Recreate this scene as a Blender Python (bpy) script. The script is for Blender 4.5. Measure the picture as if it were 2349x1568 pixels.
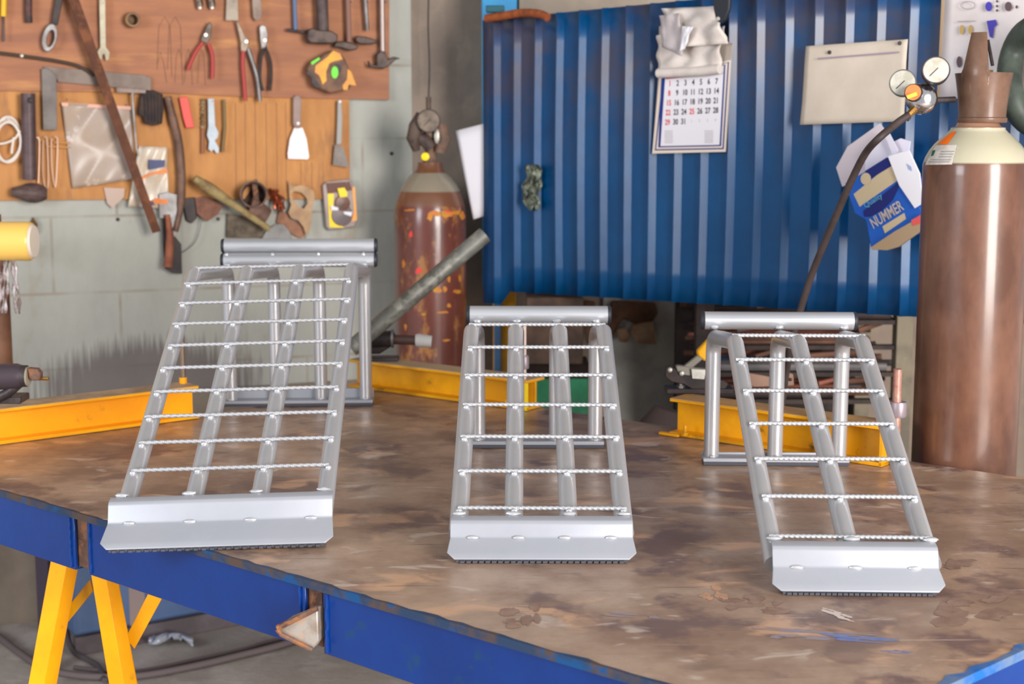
import bpy, math, random
import mathutils
from mathutils import Vector, Matrix
random.seed(7)
PI = math.pi
for o in list(bpy.data.objects): bpy.data.objects.remove(o)
SC = bpy.context.scene
COL = SC.collection

def S(r, g, b, k=1.0):
    def f(c):
        c = c/255.
        return (c/12.92 if c <= .04045 else ((c+.055)/1.055)**2.4)*k
    return (f(r), f(g), f(b), 1)

# ------------------------------------------------------------------ camera, world, light, exposure
F_PX = 3400.; TH = math.radians(8.07); CX, CY = 1174.5, 784.; CZ = 1.51; TZ = .85
cam = bpy.data.cameras.new('camera'); camo = bpy.data.objects.new('camera', cam); COL.objects.link(camo)
camo.location = (0, 0, CZ); camo.rotation_euler = (PI/2-TH, 0, 0)
cam.sensor_width = 36; cam.lens = F_PX/2349*36; cam.clip_start = .05
cam.dof.use_dof = True; cam.dof.focus_distance = 2.45; cam.dof.aperture_fstop = 5.6
SC.camera = camo
SC.view_settings.view_transform = 'Standard'; SC.view_settings.look = 'None'
SC.view_settings.gamma = 1; SC.view_settings.use_curve_mapping = False
SC.view_settings.exposure = 0.16
w = bpy.data.worlds.new('world'); SC.world = w; w.use_nodes = True
w.node_tree.nodes['Background'].inputs[0].default_value = (.95, .97, 1.0, 1)
w.node_tree.nodes['Background'].inputs[1].default_value = .62

def area(name, loc, target, sx, sy, power, col):
    l = bpy.data.lights.new(name, 'AREA'); l.shape = 'RECTANGLE'; l.size = sx; l.size_y = sy
    l.energy = power; l.color = col
    o = bpy.data.objects.new(name, l); COL.objects.link(o); o.location = loc
    d = Vector(target)-Vector(loc); o.rotation_euler = d.to_track_quat('-Z', 'Y').to_euler()
    return o
# daylight through the big shop door (behind and to the right of the photographer)
area('door_daylight', (3.0, -1.9, 1.9), (-.1, 3.2, 1.2), 1.9, 2.7, 500, (1, .97, .93))
area('left_fill_light', (-3.6, -.6, 2.1), (0, 3.0, .9), 1.6, 1.6, 120, (.88, .94, 1))  # added fill lamp from the left, brightens the dim back of the shop

# ------------------------------------------------------------------ pixel geometry
cT, sT = math.cos(TH), math.sin(TH)
def ray(px, py):
    a = (px-CX)/F_PX; b = (CY-py)/F_PX
    return Vector((a, cT+b*sT, -sT+b*cT))
CAM = Vector((0, 0, CZ))
def at_z(px, py, z=TZ):
    d = ray(px, py); return CAM+d*((z-CZ)/d.z)
def at_y(px, py, y):
    d = ray(px, py); return CAM+d*(y/d.y)
class Plane:
    def __init__(s, p, q):          # vertical plane through p and q; N looks to the camera
        s.p = Vector(p); s.U = (Vector(q)-s.p); s.U.z = 0; s.L = s.U.length; s.U.normalize()
        s.N = Vector((s.U.y, -s.U.x, 0))
        if s.N.dot(CAM-s.p) < 0: s.N = -s.N
    def at(s, px, py, off=0.):
        d = ray(px, py); o = s.p+s.N*off
        return CAM+d*((o-CAM).dot(s.N)/d.dot(s.N))
WALL = Plane(at_y(0, 302, 4.45), at_y(945, 302, 4.9))
SHEET = Plane(at_y(1146, 302, 4.5), at_y(2094, 302, 3.5))

# ------------------------------------------------------------------ mesh builder
OFF = {}
class MB:
    def __init__(s): s.v = []; s.f = []
    def add(s, v, f):
        n = len(s.v); s.v += [tuple(x) for x in v]; s.f += [tuple(i+n for i in q) for q in f]; return s
    def box(s, c, d, M=None):
        c = Vector(c); x, y, z = [k/2 for k in d]
        vs = [Vector((a*x, b*y, e*z)) for a in (-1, 1) for b in (-1, 1) for e in (-1, 1)]
        if M: vs = [M @ k for k in vs]
        return s.add([c+k for k in vs], [(0, 1, 3, 2), (4, 6, 7, 5), (0, 4, 5, 1), (2, 3, 7, 6), (0, 2, 6, 4), (1, 5, 7, 3)])
    def prism(s, pts, ext):
        n = len(pts); ext = Vector(ext); pts = [Vector(p) for p in pts]
        return s.add(pts+[p+ext for p in pts], [tuple(range(n)), tuple(range(2*n-1, n-1, -1))]+[(i, i+n, (i+1) % n+n, (i+1) % n) for i in range(n)])
    def ring(s, out, inn, ext):     # outline with a hole: both loops the same length
        n = len(out); ext = Vector(ext); o = [Vector(p) for p in out]; i_ = [Vector(p) for p in inn]
        v = o+i_+[p+ext for p in o]+[p+ext for p in i_]; f = []
        for i in range(n):
            j = (i+1) % n
            f += [(i, j, n+j, n+i), (2*n+i, 3*n+i, 3*n+j, 2*n+j), (i, 2*n+i, 2*n+j, j), (n+i, n+j, 3*n+j, 3*n+i)]
        return s.add(v, f)
    def tube(s, path, r, seg=12, closed=False, cap=True, squash=None):
        P = [Vector(p) for p in path]; n = len(P)
        R = r if isinstance(r, (list, tuple)) else [r]*n
        ref = None; v = []
        for i in range(n):
            if closed: t = P[(i+1) % n]-P[i-1]
            else: t = P[min(i+1, n-1)]-P[max(i-1, 0)]
            t.normalize()
            if ref is None:
                ref = t.orthogonal().normalized()
                if abs(t.z) < .9: ref = (Vector((0, 0, 1))-t*t.z).normalized()
            ref = (ref-t*ref.dot(t)).normalized(); b = t.cross(ref)
            for k in range(seg):
                a = 2*PI*k/seg
                v.append(P[i]+(ref*math.cos(a)*(squash or 1)+b*math.sin(a))*R[i])
        f = []
        for i in range(n if closed else n-1):
            j = (i+1) % n
            for k in range(seg):
                m = (k+1) % seg; f.append((i*seg+k, i*seg+m, j*seg+m, j*seg+k))
        if not closed and cap: f += [tuple(range(seg-1, -1, -1)), tuple((n-1)*seg+k for k in range(seg))]
        return s.add(v, f)
    def lathe(s, prof, o, axis=(0, 0, 1), seg=32, a0=0, a1=2*PI):
        o = Vector(o); ax = Vector(axis).normalized(); e = ax.orthogonal().normalized(); g = ax.cross(e)
        if abs(ax.z) > .99: e = Vector((1, 0, 0)); g = Vector((0, 1, 0))
        full = a1-a0 > 2*PI-.01; ns = seg if full else seg+1; v = []
        for r, h in prof:
            for k in range(ns):
                a = a0+(a1-a0)*k/seg; v.append(o+ax*h+(e*math.cos(a)+g*math.sin(a))*r)
        f = []
        for i in range(len(prof)-1):
            for k in range(seg):
                m = (k+1) % ns; f.append((i*ns+k, i*ns+m, (i+1)*ns+m, (i+1)*ns+k))
        if full:
            if prof[0][0] > 1e-5: f.append(tuple(range(ns-1, -1, -1)))
            if prof[-1][0] > 1e-5: f.append(tuple((len(prof)-1)*ns+k for k in range(ns)))
        return s.add(v, f)
    def blob(s, c, r, seg=8, rings=6, jit=0):
        c = Vector(c); r = (r, r, r) if isinstance(r, (int, float)) else r; v = [c+Vector((0, 0, r[2]))]
        for i in range(1, rings):
            p = PI*i/rings
            for k in range(seg):
                a = 2*PI*k/seg; q = 1+jit*random.uniform(-1, 1)
                v.append(c+Vector((r[0]*math.sin(p)*math.cos(a)*q, r[1]*math.sin(p)*math.sin(a)*q, r[2]*math.cos(p)*q)))
        v.append(c-Vector((0, 0, r[2]))); f = []
        for k in range(seg): f.append((0, 1+k, 1+(k+1) % seg))
        for i in range(rings-2):
            for k in range(seg):
                m = (k+1) % seg; f.append((1+i*seg+k, 1+(i+1)*seg+k, 1+(i+1)*seg+m, 1+i*seg+m))
        b = 1+(rings-2)*seg; e = len(v)-1
        for k in range(seg): f.append((b+k, e, b+(k+1) % seg))
        return s.add(v, f)
    def grid(s, fn, nu, nv):
        v = [fn(i/nu, j/nv) for j in range(nv+1) for i in range(nu+1)]
        f = [(j*(nu+1)+i, j*(nu+1)+i+1, (j+1)*(nu+1)+i+1, (j+1)*(nu+1)+i) for j in range(nv) for i in range(nu)]
        return s.add(v, f)
    def text(s, body, o, U, V, N, size, depth=.0004, font=None, bold=0.0, sx=1.0):
        cu = bpy.data.curves.new('t', 'FONT'); cu.body = body; cu.size = 1; cu.align_x = 'CENTER'; cu.align_y = 'CENTER'
        cu.offset = bold; cu.resolution_u = 3
        ob = bpy.data.objects.new('t', cu); me = bpy.data.meshes.new_from_object(ob)
        U = Vector(U)*size*sx; V = Vector(V)*size; o = Vector(o)+Vector(N)*depth
        s.add([o+U*q.co.x+V*q.co.y for q in me.vertices], [tuple(p.vertices) for p in me.polygons])
        bpy.data.objects.remove(ob); bpy.data.curves.remove(cu); bpy.data.meshes.remove(me)
        return s
    def build(s, name, mat, parent=None, world=True, bevel=0, smooth=40, solid=0, seg=2, fix=True):
        off = Vector((0, 0, 0))
        if world:
            if parent is not None: off = OFF[parent.name]
            else:
                lo = [min(q[i] for q in s.v) for i in range(3)]; hi = [max(q[i] for q in s.v) for i in range(3)]
                off = Vector(((lo[0]+hi[0])/2, (lo[1]+hi[1])/2, lo[2]))
        me = bpy.data.meshes.new(name); me.from_pydata([tuple(Vector(q)-off) for q in s.v], [], s.f)
        if fix:
            import bmesh
            bm = bmesh.new(); bm.from_mesh(me); bmesh.ops.recalc_face_normals(bm, faces=bm.faces); bm.to_mesh(me); bm.free()
        me.materials.append(mat)
        if smooth:
            me.shade_smooth(); me.set_sharp_from_angle(angle=math.radians(smooth))
        ob = bpy.data.objects.new(name, me); COL.objects.link(ob)
        if parent is not None:
            ob.parent = parent; OFF[ob.name] = off
        else:
            ob.location = off; OFF[ob.name] = off.copy()
        if solid:
            m = ob.modifiers.new('Solidify', 'SOLIDIFY'); m.thickness = solid; m.offset = 0
        if bevel:
            m = ob.modifiers.new('Bevel', 'BEVEL'); m.width = bevel; m.segments = seg; m.limit_method = 'ANGLE'; m.angle_limit = math.radians(35)
        return ob
def tag(o, label=None, cat=None, group=None, kind=None):
    if label: o['label'] = label
    if cat: o['category'] = cat
    if group: o['group'] = group
    if kind: o['kind'] = kind
    return o
def thing(name, label, cat, loc=(0, 0, 0), rz=0, group=None):
    o = bpy.data.objects.new(name, None); COL.objects.link(o); o.location = loc; o.rotation_euler = (0, 0, rz)
    o.empty_display_size = .05; OFF[o.name] = Vector(loc)
    return tag(o, label, cat, group)
def catmull(pts, n=6):
    P = [Vector(p) for p in pts]; out = []
    for i in range(len(P)-1):
        a = P[max(i-1, 0)]; b = P[i]; c = P[i+1]; d = P[min(i+2, len(P)-1)]
        for k in range(n):
            t = k/n; out.append(.5*((2*b)+(c-a)*t+(2*a-5*b+4*c-d)*t*t+(3*b-a-3*c+d)*t**3))
    return out+[P[-1]]
def fillet(pts, rad, n=8):
    P = [Vector(p) for p in pts]; out = [P[0]]
    for i in range(1, len(P)-1):
        a, b, c = P[i-1], P[i], P[i+1]; u = (a-b).normalized(); v = (c-b).normalized()
        ang = u.angle(v); d = rad/math.tan(ang/2); d = min(d, (a-b).length*.49, (c-b).length*.49); r = d*math.tan(ang/2)
        ce = b+(u+v).normalized()*(r/math.sin(ang/2)); s = b+u*d; e = b+v*d
        for k in range(n+1):
            q = s.lerp(e, k/n)-ce; out.append(ce+q.normalized()*r)
    return out+[P[-1]]

# ------------------------------------------------------------------ materials
MATS = {}
def mat(name, c1, rough=.6, metal=0., c2=None, scale=8., detail=6., lo=.4, hi=.6, stretch=(1, 1, 1), bump=0., bscale=40., c3=None, s3=3., lo3=.5, hi3=.62, coat=0., rvar=0., spec=.3, alpha=1., trans=0.):
    if name in MATS: return MATS[name]
    m = bpy.data.materials.new(name); m.use_nodes = True; nt = m.node_tree; N = nt.nodes; L = nt.links
    b = N['Principled BSDF']; b.inputs['Base Color'].default_value = c1; b.inputs['Roughness'].default_value = rough
    b.inputs['Metallic'].default_value = metal; b.inputs['Coat Weight'].default_value = coat; b.inputs['Coat Roughness'].default_value = .15
    b.inputs['Specular IOR Level'].default_value = spec
    b.inputs['Alpha'].default_value = alpha; b.inputs['Transmission Weight'].default_value = trans
    tc = N.new('ShaderNodeTexCoord'); mp = N.new('ShaderNodeMapping'); mp.inputs['Scale'].default_value = stretch
    L.new(tc.outputs['Object'], mp.inputs[0]); cur = None
    def mask(sc, det, l, h):
        n = N.new('ShaderNodeTexNoise'); n.inputs['Scale'].default_value = sc; n.inputs['Detail'].default_value = det; n.inputs['Roughness'].default_value = .6
        L.new(mp.outputs[0], n.inputs[0]); r = N.new('ShaderNodeMapRange'); r.inputs[1].default_value = l; r.inputs[2].default_value = h
        L.new(n.outputs[0], r.inputs[0]); return n, r
    if c2:
        n, r = mask(scale, detail, lo, hi); mx = N.new('ShaderNodeMix'); mx.data_type = 'RGBA'
        mx.inputs[6].default_value = c1; mx.inputs[7].default_value = c2; L.new(r.outputs[0], mx.inputs[0]); cur = mx.outputs[2]
        if rvar:
            q = N.new('ShaderNodeMapRange'); q.inputs[3].default_value = rough-rvar; q.inputs[4].default_value = rough+rvar
            L.new(n.outputs[0], q.inputs[0]); q.inputs[1].default_value = .35; q.inputs[2].default_value = .65; L.new(q.outputs[0], b.inputs['Roughness'])
    if c3:
        n, r = mask(s3, 8, lo3, hi3); mx = N.new('ShaderNodeMix'); mx.data_type = 'RGBA'
        if cur: L.new(cur, mx.inputs[6])
        else: mx.inputs[6].default_value = c1
        mx.inputs[7].default_value = c3; L.new(r.outputs[0], mx.inputs[0]); cur = mx.outputs[2]
    if cur: L.new(cur, b.inputs['Base Color'])
    if bump:
        n = N.new('ShaderNodeTexNoise'); n.inputs['Scale'].default_value = bscale; n.inputs['Detail'].default_value = 4; L.new(mp.outputs[0], n.inputs[0])
        bp = N.new('ShaderNodeBump'); bp.inputs['Strength'].default_value = bump; bp.inputs['Distance'].default_value = .01
        L.new(n.outputs[0], bp.inputs['Height']); L.new(bp.outputs[0], b.inputs['Normal'])
    m['_tc'] = 1; MATS[name] = m; return m

SILVER = mat('silver_paint', S(184, 184, 188), .29, .55, c2=S(188, 186, 188), scale=30, bump=.03, bscale=300)
PLATE = mat('satin_aluminium', S(160, 161, 168), .44, .3, c2=S(154, 156, 164), scale=5, bump=.02, bscale=400)
TUBEM = mat('satin_tube', S(182, 183, 188), .34, .5, c2=S(176, 178, 184), scale=6)
GALV = mat('bright_rebar', S(186, 186, 190), .33, .5)
RUBBER = mat('grey_rubber', S(70, 70, 78), .8, bump=.2, bscale=200)
BLACKP = mat('black_plastic', S(40, 42, 50), .5)
BLUE = mat('blue_enamel', S(0, 44, 112), .32, c2=S(0, 54, 128), scale=5, lo=.35, hi=.7, bump=.08, bscale=25, coat=.3, c3=S(14, 60, 96), s3=14, lo3=.62, hi3=.7)
YEL = mat('yellow_enamel', S(255, 176, 0), .45, c2=S(246, 162, 0), scale=7, c3=S(200, 140, 20), s3=20, lo3=.64, hi3=.72, coat=.2)
YELD = mat('dark_yellow_enamel', S(226, 158, 0), .45, c2=S(205, 140, 5), scale=9, c3=S(70, 60, 20), s3=16, lo3=.63, hi3=.72, coat=.1)
YTOP = mat('worn_yellow_flange', S(176, 138, 98), .6, c2=S(205, 150, 60), scale=12, lo=.5, hi=.65)
RUST = mat('rusty_steel', S(112, 84, 70), .7, .2, c2=S(84, 58, 48), scale=25, bump=.3, c3=S(140, 92, 60), s3=40)
DSTEEL = mat('dark_steel', S(84, 76, 78), .5, .5, c2=S(60, 52, 52), scale=20, bump=.1)
GSTEEL = mat('grey_steel', S(130, 128, 128), .45, .6, c2=S(104, 98, 96), scale=22, bump=.1)
LSTEEL = mat('pale_steel', S(198, 196, 188), .4, .4, c2=S(170, 165, 155), scale=30)
WSTEEL = mat('worn_bright_steel', S(225, 216, 214), .35, .4, c2=S(190, 180, 175), scale=35)
BLACK = mat('black_iron', S(42, 36, 38), .5, .3, c2=S(58, 48, 46), scale=30)
WHITE = mat('white_paper', S(226, 222, 228), .8)
CREAM = mat('aged_paper', S(204, 190, 176), .85, c2=S(188, 174, 158), scale=9, lo=.3, hi=.7)
BRASS = mat('brass', S(150, 112, 60), .35, .8)
CHROME = mat('chrome', S(200, 198, 200), .12, 1.)
GLASSY = mat('gauge_face', S(186, 182, 172), .25, c2=S(160, 154, 140), scale=30)
RED = mat('red_plastic', S(206, 62, 50), .45)
REDG = mat('red_grip', S(166, 62, 58), .5)
ORANGE = mat('orange_plastic', S(226, 120, 66), .4)
BYEL = mat('bright_yellow_paint', S(240, 205, 20), .45)
COPPER = mat('copper', S(205, 120, 85), .35, .8, c2=S(150, 80, 60), scale=40)
WOODH = mat('worn_wood_handle', S(150, 130, 88), .7, c2=S(118, 96, 64), scale=25, stretch=(1, 1, 1), bump=.1)
DKWOOD = mat('dark_wood', S(96, 66, 48), .7, c2=S(70, 48, 38), scale=20)

# table steel
def table_mat():
    m = mat('worn_bench_steel', S(178, 150, 128), .36, .2, c2=S(144, 116, 98), scale=5, detail=8, lo=.38, hi=.58, bump=.04, bscale=60, c3=S(118, 94, 88), s3=5.5, lo3=.53, hi3=.60, rvar=.12)
    nt = m.node_tree; N = nt.nodes; L = nt.links; b = N['Principled BSDF']
    src = b.inputs['Base Color'].links[0].from_socket
    tc = [n for n in N if n.type == 'TEX_COORD'][0]
    for sc, lo, hi, c, rr, stx, ang, w_ in ((7.0, .58, .66, S(212, 168, 134), 5, (1, 1.6, 1), .2, .7), (9.0, .62, .68, S(208, 192, 178), 7, (1, 2, 1), -.3, .6), (5., .62, .68, S(112, 90, 84), 6, (1, 1, 1), 0, .7), (7., .66, .70, S(84, 68, 62), 4, (1.0, 26, 1), .35, .7), (6., .67, .71, S(196, 176, 160), 4, (1.0, 30, 1), -.45, .5)):
        mp = N.new('ShaderNodeMapping'); mp.inputs['Rotation'].default_value = (0, 0, ang); mp.inputs['Scale'].default_value = stx; mp.inputs['Location'].default_value = (sc, ang*5, 0)
        L.new(tc.outputs['Object'], mp.inputs[0])
        n = N.new('ShaderNodeTexNoise'); n.inputs['Scale'].default_value = sc; n.inputs['Detail'].default_value = rr; n.inputs['Distortion'].default_value = .6; L.new(mp.outputs[0], n.inputs[0])
        r = N.new('ShaderNodeMapRange'); r.inputs[1].default_value = lo; r.inputs[2].default_value = hi; r.inputs[4].default_value = w_; L.new(n.outputs[0], r.inputs[0])
        mx = N.new('ShaderNodeMix'); mx.data_type = 'RGBA'; mx.inputs[7].default_value = c; L.new(r.outputs[0], mx.inputs[0]); L.new(src, mx.inputs[6]); src = mx.outputs[2]
    L.new(src, b.inputs['Base Color']); return m
TABLE = table_mat()

def wall_mat():
    m = mat('painted_block_wall', S(174, 172, 163), .85, c2=S(156, 155, 147), scale=3, lo=.35, hi=.65, bump=.25, bscale=30, c3=S(150, 138, 120), s3=6, lo3=.62, hi3=.75, stretch=(1, 1, .6))
    nt = m.node_tree; N = nt.nodes; L = nt.links; b = N['Principled BSDF']; src = b.inputs['Base Color'].links[0].from_socket
    tc = [n for n in N if n.type == 'TEX_COORD'][0]
    sx = N.new('ShaderNodeSeparateXYZ'); L.new(tc.outputs['Object'], sx.inputs[0]); cb = N.new('ShaderNodeCombineXYZ')
    L.new(sx.outputs[0], cb.inputs[0]); L.new(sx.outputs[2], cb.inputs[1])
    br = N.new('ShaderNodeTexBrick'); L.new(cb.outputs[0], br.inputs[0])
    br.inputs['Scale'].default_value = 1; br.inputs['Brick Width'].default_value = .39; br.inputs['Row Height'].default_value = .234
    br.inputs['Mortar Size'].default_value = .006; br.inputs['Mortar Smooth'].default_value = .6
    n = N.new('ShaderNodeTexNoise'); n.inputs['Scale'].default_value = 7; L.new(tc.outputs['Object'], n.inputs[0])
    r = N.new('ShaderNodeMapRange'); r.inputs[1].default_value = .4; r.inputs[2].default_value = .65; r.inputs[3].default_value = .1; r.inputs[4].default_value = .75; L.new(n.outputs[0], r.inputs[0])
    mu = N.new('ShaderNodeMath'); mu.operation = 'MULTIPLY'; L.new(br.outputs['Fac'], mu.inputs[0]); L.new(r.outputs[0], mu.inputs[1])
    mx = N.new('ShaderNodeMix'); mx.data_type = 'RGBA'; mx.inputs[7].default_value = S(140, 128, 112); L.new(mu.outputs[0], mx.inputs[0]); L.new(src, mx.inputs[6]); src = mx.outputs[2]
    # sooty stain low on the wall, with fine vertical drips
    mp = N.new('ShaderNodeMapping'); L.new(tc.outputs['Object'], mp.inputs[0])
    mp.inputs['Location'].default_value = (-STX/.36, 0, -STZ/.15); mp.inputs['Scale'].default_value = (1/.36, 0, 1/.15)
    gr = N.new('ShaderNodeVectorMath'); gr.operation = 'LENGTH'; L.new(mp.outputs[0], gr.inputs[0])
    wv = N.new('ShaderNodeTexNoise'); m2 = N.new('ShaderNodeMapping'); m2.inputs['Scale'].default_value = (60, 1, 3); L.new(tc.outputs['Object'], m2.inputs[0]); L.new(m2.outputs[0], wv.inputs[0]); wv.inputs['Scale'].default_value = 1.5
    ad = N.new('ShaderNodeMath'); ad.operation = 'MULTIPLY_ADD'; L.new(wv.outputs[0], ad.inputs[0]); ad.inputs[1].default_value = .9; L.new(gr.outputs['Value'], ad.inputs[2])
    r = N.new('ShaderNodeMapRange'); r.inputs[1].default_value = 1.5; r.inputs[2].default_value = 1.15; r.inputs[4].default_value = .85; L.new(ad.outputs[0], r.inputs[0])
    mx = N.new('ShaderNodeMix'); mx.data_type = 'RGBA'; mx.inputs[7].default_value = S(104, 94, 92); L.new(r.outputs[0], mx.inputs[0]); L.new(src, mx.inputs[6])
    L.new(mx.outputs[2], b.inputs['Base Color']); return m

# ------------------------------------------------------------------ the setting
def wall_obj(name, A, B, z0, z1, th, m, orig):
    # local frame: x along the wall, z up, so the block pattern follows the wall
    A = Vector(A); B = Vector(B); U = (B-A); U.z = 0; L_ = U.length; U.normalize(); ang = math.atan2(U.y, U.x)
    me = MB().box((L_/2, th/2, (z0+z1)/2), (L_, th, z1-z0))
    me.v = [(x-orig[0], y, z-orig[1]) for x, y, z in me.v]
    o = me.build(name, m, world=False, smooth=0)
    o.rotation_euler = (0, 0, ang); o.location = A+U*orig[0]; o.location.z = orig[1]
    return tag(o, kind='structure')
WL0 = WALL.p-WALL.U*1.2; WL1 = WALL.at(945, 302)
zj = WALL.at(30, 499).z; xj = (WALL.at(119, 560)-WL0).dot(WALL.U)
pst = WALL.at(345, 880); STX = (pst-WL0).dot(WALL.U)-xj; STZ = pst.z-zj
wall_obj('wall_left', WL0, WL1, 0, 3.3, .15, wall_mat(), (xj, zj))
PIER = mat('brown_render', S(142, 126, 112), .9, c2=S(124, 110, 100), scale=5, lo=.35, hi=.65, bump=.4, bscale=25, c3=S(150, 132, 116), s3=9, lo3=.55, hi3=.75)
bw0 = WALL.p-WALL.U*1.1; bw0.z = 0; WL1.z = 0; tag(MB().prism([bw0+WALL.N*.004, WL1-WALL.U*.1+WALL.N*.004, (WL1-WALL.U*.1+WALL.N*.004)+Vector((0, 0, .70)), bw0+WALL.N*.004+Vector((0, 0, .70))], WALL.N*.012).build('lower_wall_band_left', mat('brown_wall_band', S(132, 118, 104), .85, c2=S(116, 102, 90), scale=4, bump=.1), smooth=0), kind='structure')  # darker brown band along the lower part of the left wall
BK0 = WL1.copy(); BK1 = Vector((3.2, 5.05, 0))
wall_obj('wall_back', (BK0.x, BK0.y, 0), BK1, 0, 3.3, .15, PIER, (0, 0))
FLOOR = mat('dusty_concrete', S(176, 166, 158), .85, c2=S(150, 140, 132), scale=3, lo=.35, hi=.65, bump=.2, bscale=60, c3=S(196, 186, 180), s3=5, lo3=.5, hi3=.7)
tag(MB().box((0, 2.2, -.05), (9, 9, .1)).build('floor', FLOOR, smooth=0), kind='structure')

CEIL_SHADE = mat('brown_shading_ceiling', S(112, 92, 76), .9, c2=S(90, 74, 62), scale=4)
tag(MB().box((0, 4.1, 3.35), (9, 3.4, .1)).build('light_shaping_ceiling', CEIL_SHADE, smooth=0), kind='structure')  # unseen ceiling, put in and cut short at the front to shape light and reflections

# ------------------------------------------------------------------ workbench
e0 = at_z(0, 1124); e1 = at_z(1513, 1567); r0 = at_z(2349, 1490); r1 = at_z(2180, 1568); f0 = at_z(2349, 1095); f1 = at_z(1419, 960)
def isect(a, b, c, d):
    A = mathutils.geometry.intersect_line_line(a, b, c, d); return A[0]
K = isect(e0, e1, r0, r1); R = isect(r0, r1, f0, f1)
ue = (e0-e1).normalized(); uf = (f1-f0).normalized()
g0 = at_z(464, 950); g1 = at_z(0, 1017)
LN = isect(g0, g1, e0, e1)
wd = Vector((-ue.y, ue.x, 0))
if wd.y < 0: wd = -wd
LF = isect(g0, g1, f0, f1)
TBL = thing('workbench', 'big steel-topped workbench with a blue channel frame, under the three silver ramps', 'workbench', (0, 2.4, TZ))
MB().prism([K+(K-R).normalized()*0, R, LF, LN], (0, 0, -.010)).build('table_top', TABLE, TBL, bevel=.002)
def edge_pt(px):
    py = 1124+.2928*px; return at_z(px, py)
HGT = .098
def rail(name, a, b, inw, m=BLUE, top=-.0102, h=HGT, dep=.05):
    a = Vector(a); b = Vector(b); z0 = Vector((0, 0, top)); th = .007
    mb = MB(); zz = Vector((0, 0, -h))
    mb.prism([a+z0, b+z0, b+z0+inw*th, a+z0+inw*th], zz)
    for q in (0, -h+th): mb.prism([a+z0+inw*th+Vector((0, 0, q)), b+z0+inw*th+Vector((0, 0, q)), b+z0+inw*dep+Vector((0, 0, q)), a+z0+inw*dep+Vector((0, 0, q))], (0, 0, -th))
    return mb.build(name, m, TBL, bevel=.002)
inw = wd.normalized()
segs = [(LN, edge_pt(163)), (edge_pt(193), edge_pt(694)), (edge_pt(735), K)]
for a, b in segs: rail('side_rail', a+inw*.004, b+inw*.004, inw)
# weld beads at the open ends of the channels
for p, sg in ((edge_pt(163), 1), (edge_pt(193), -1), (edge_pt(694), 1), (edge_pt(735), -1)):
    mb = MB(); pts = [p+inw*.003+ue*(sg*.010)+Vector((random.uniform(-.0012, .0012), 0, -.013-HGT*.92*i/14)) for i in range(15)]
    mb.tube(pts, [.0025+.0012*random.random() for _ in pts], 6); mb.build('weld_bead', BLUE, TBL)
for a, b in ((edge_pt(150), edge_pt(187)), (edge_pt(680), edge_pt(724))):
    mb = MB(); mb.prism([a+inw*.012-Vector((0, 0, .0105)), b+inw*.012-Vector((0, 0, .0105)), b+inw*.034-Vector((0, 0, .0105)), a+inw*.034-Vector((0, 0, .0105))], (0, 0, -.092))
    mb.build('cross_member', RUST, TBL, bevel=.001)
ri = Vector((-(R-K).y, (R-K).x, 0)).normalized()
if ri.x > 0: ri = -ri
rail('end_rail', K+ri*.004+(R-K).normalized()*.012, R+ri*.004, ri)
bi = Vector((uf.y, -uf.x, 0))
if bi.y > 0: bi = -bi
rail('back_rail', R+bi*.004+uf*.06, LF+bi*.004-uf*.06, bi)
li_ = Vector(((LF-LN).y, -(LF-LN).x, 0)).normalized()
rail('end_rail', LN+li_*.004+inw*.012, LF+li_*.004-inw*.012, li_)
# worn painted rim along the near edge
RIM = mat('worn_blue_rim', S(36, 56, 84), .6, c2=S(80, 64, 56), scale=14, lo=.45, hi=.6, c3=S(10, 70, 120), s3=20, lo3=.56, hi3=.64)
mb = MB()
nseg = 90; L_ = (K-LN).length; d_ = (K-LN).normalized()
up, lo_ = [], []
for i in range(nseg+1):
    p = LN+d_*(L_*i/nseg); wv_ = .003+.006*abs(math.sin(i*1.7)+math.sin(i*.53))*.5+random.uniform(-.002, .002)
    up.append(p+inw*wv_+Vector((0, 0, .0006))); lo_.append(p-inw*.0012+Vector((0, 0, .0006)))
mb.v = up+lo_+[p-Vector((0, 0, .012)) for p in lo_]; n_ = nseg+1
mb.f = [(i, i+1, n_+i+1, n_+i) for i in range(nseg)]+[(n_+i, n_+i+1, 2*n_+i+1, 2*n_+i) for i in range(nseg)]
mb.build('paint_rim', RIM, TBL, smooth=0, solid=.0006)
mb = MB(); L2_ = (R-K).length; d2 = (R-K).normalized(); up, lo_ = [], []
for i in range(61):
    p = K+d2*(L2_*i/60); wv_ = .004+.012*abs(math.sin(i*1.3)*math.sin(i*.41))+random.uniform(0, .003)
    up.append(p+ri*wv_+Vector((0, 0, .0006))); lo_.append(p-ri*.0012+Vector((0, 0, .0006)))
mb.v = up+lo_+[p-Vector((0, 0, .012)) for p in lo_]; mb.f = [(i, i+1, 61+i+1, 61+i) for i in range(60)]+[(61+i, 62+i, 123+i, 122+i) for i in range(60)]
mb.build('paint_rim', mat('fresh_blue_rim', S(20, 90, 160), .5, c2=S(90, 110, 140), scale=20), TBL, smooth=0, solid=.0006)
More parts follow.
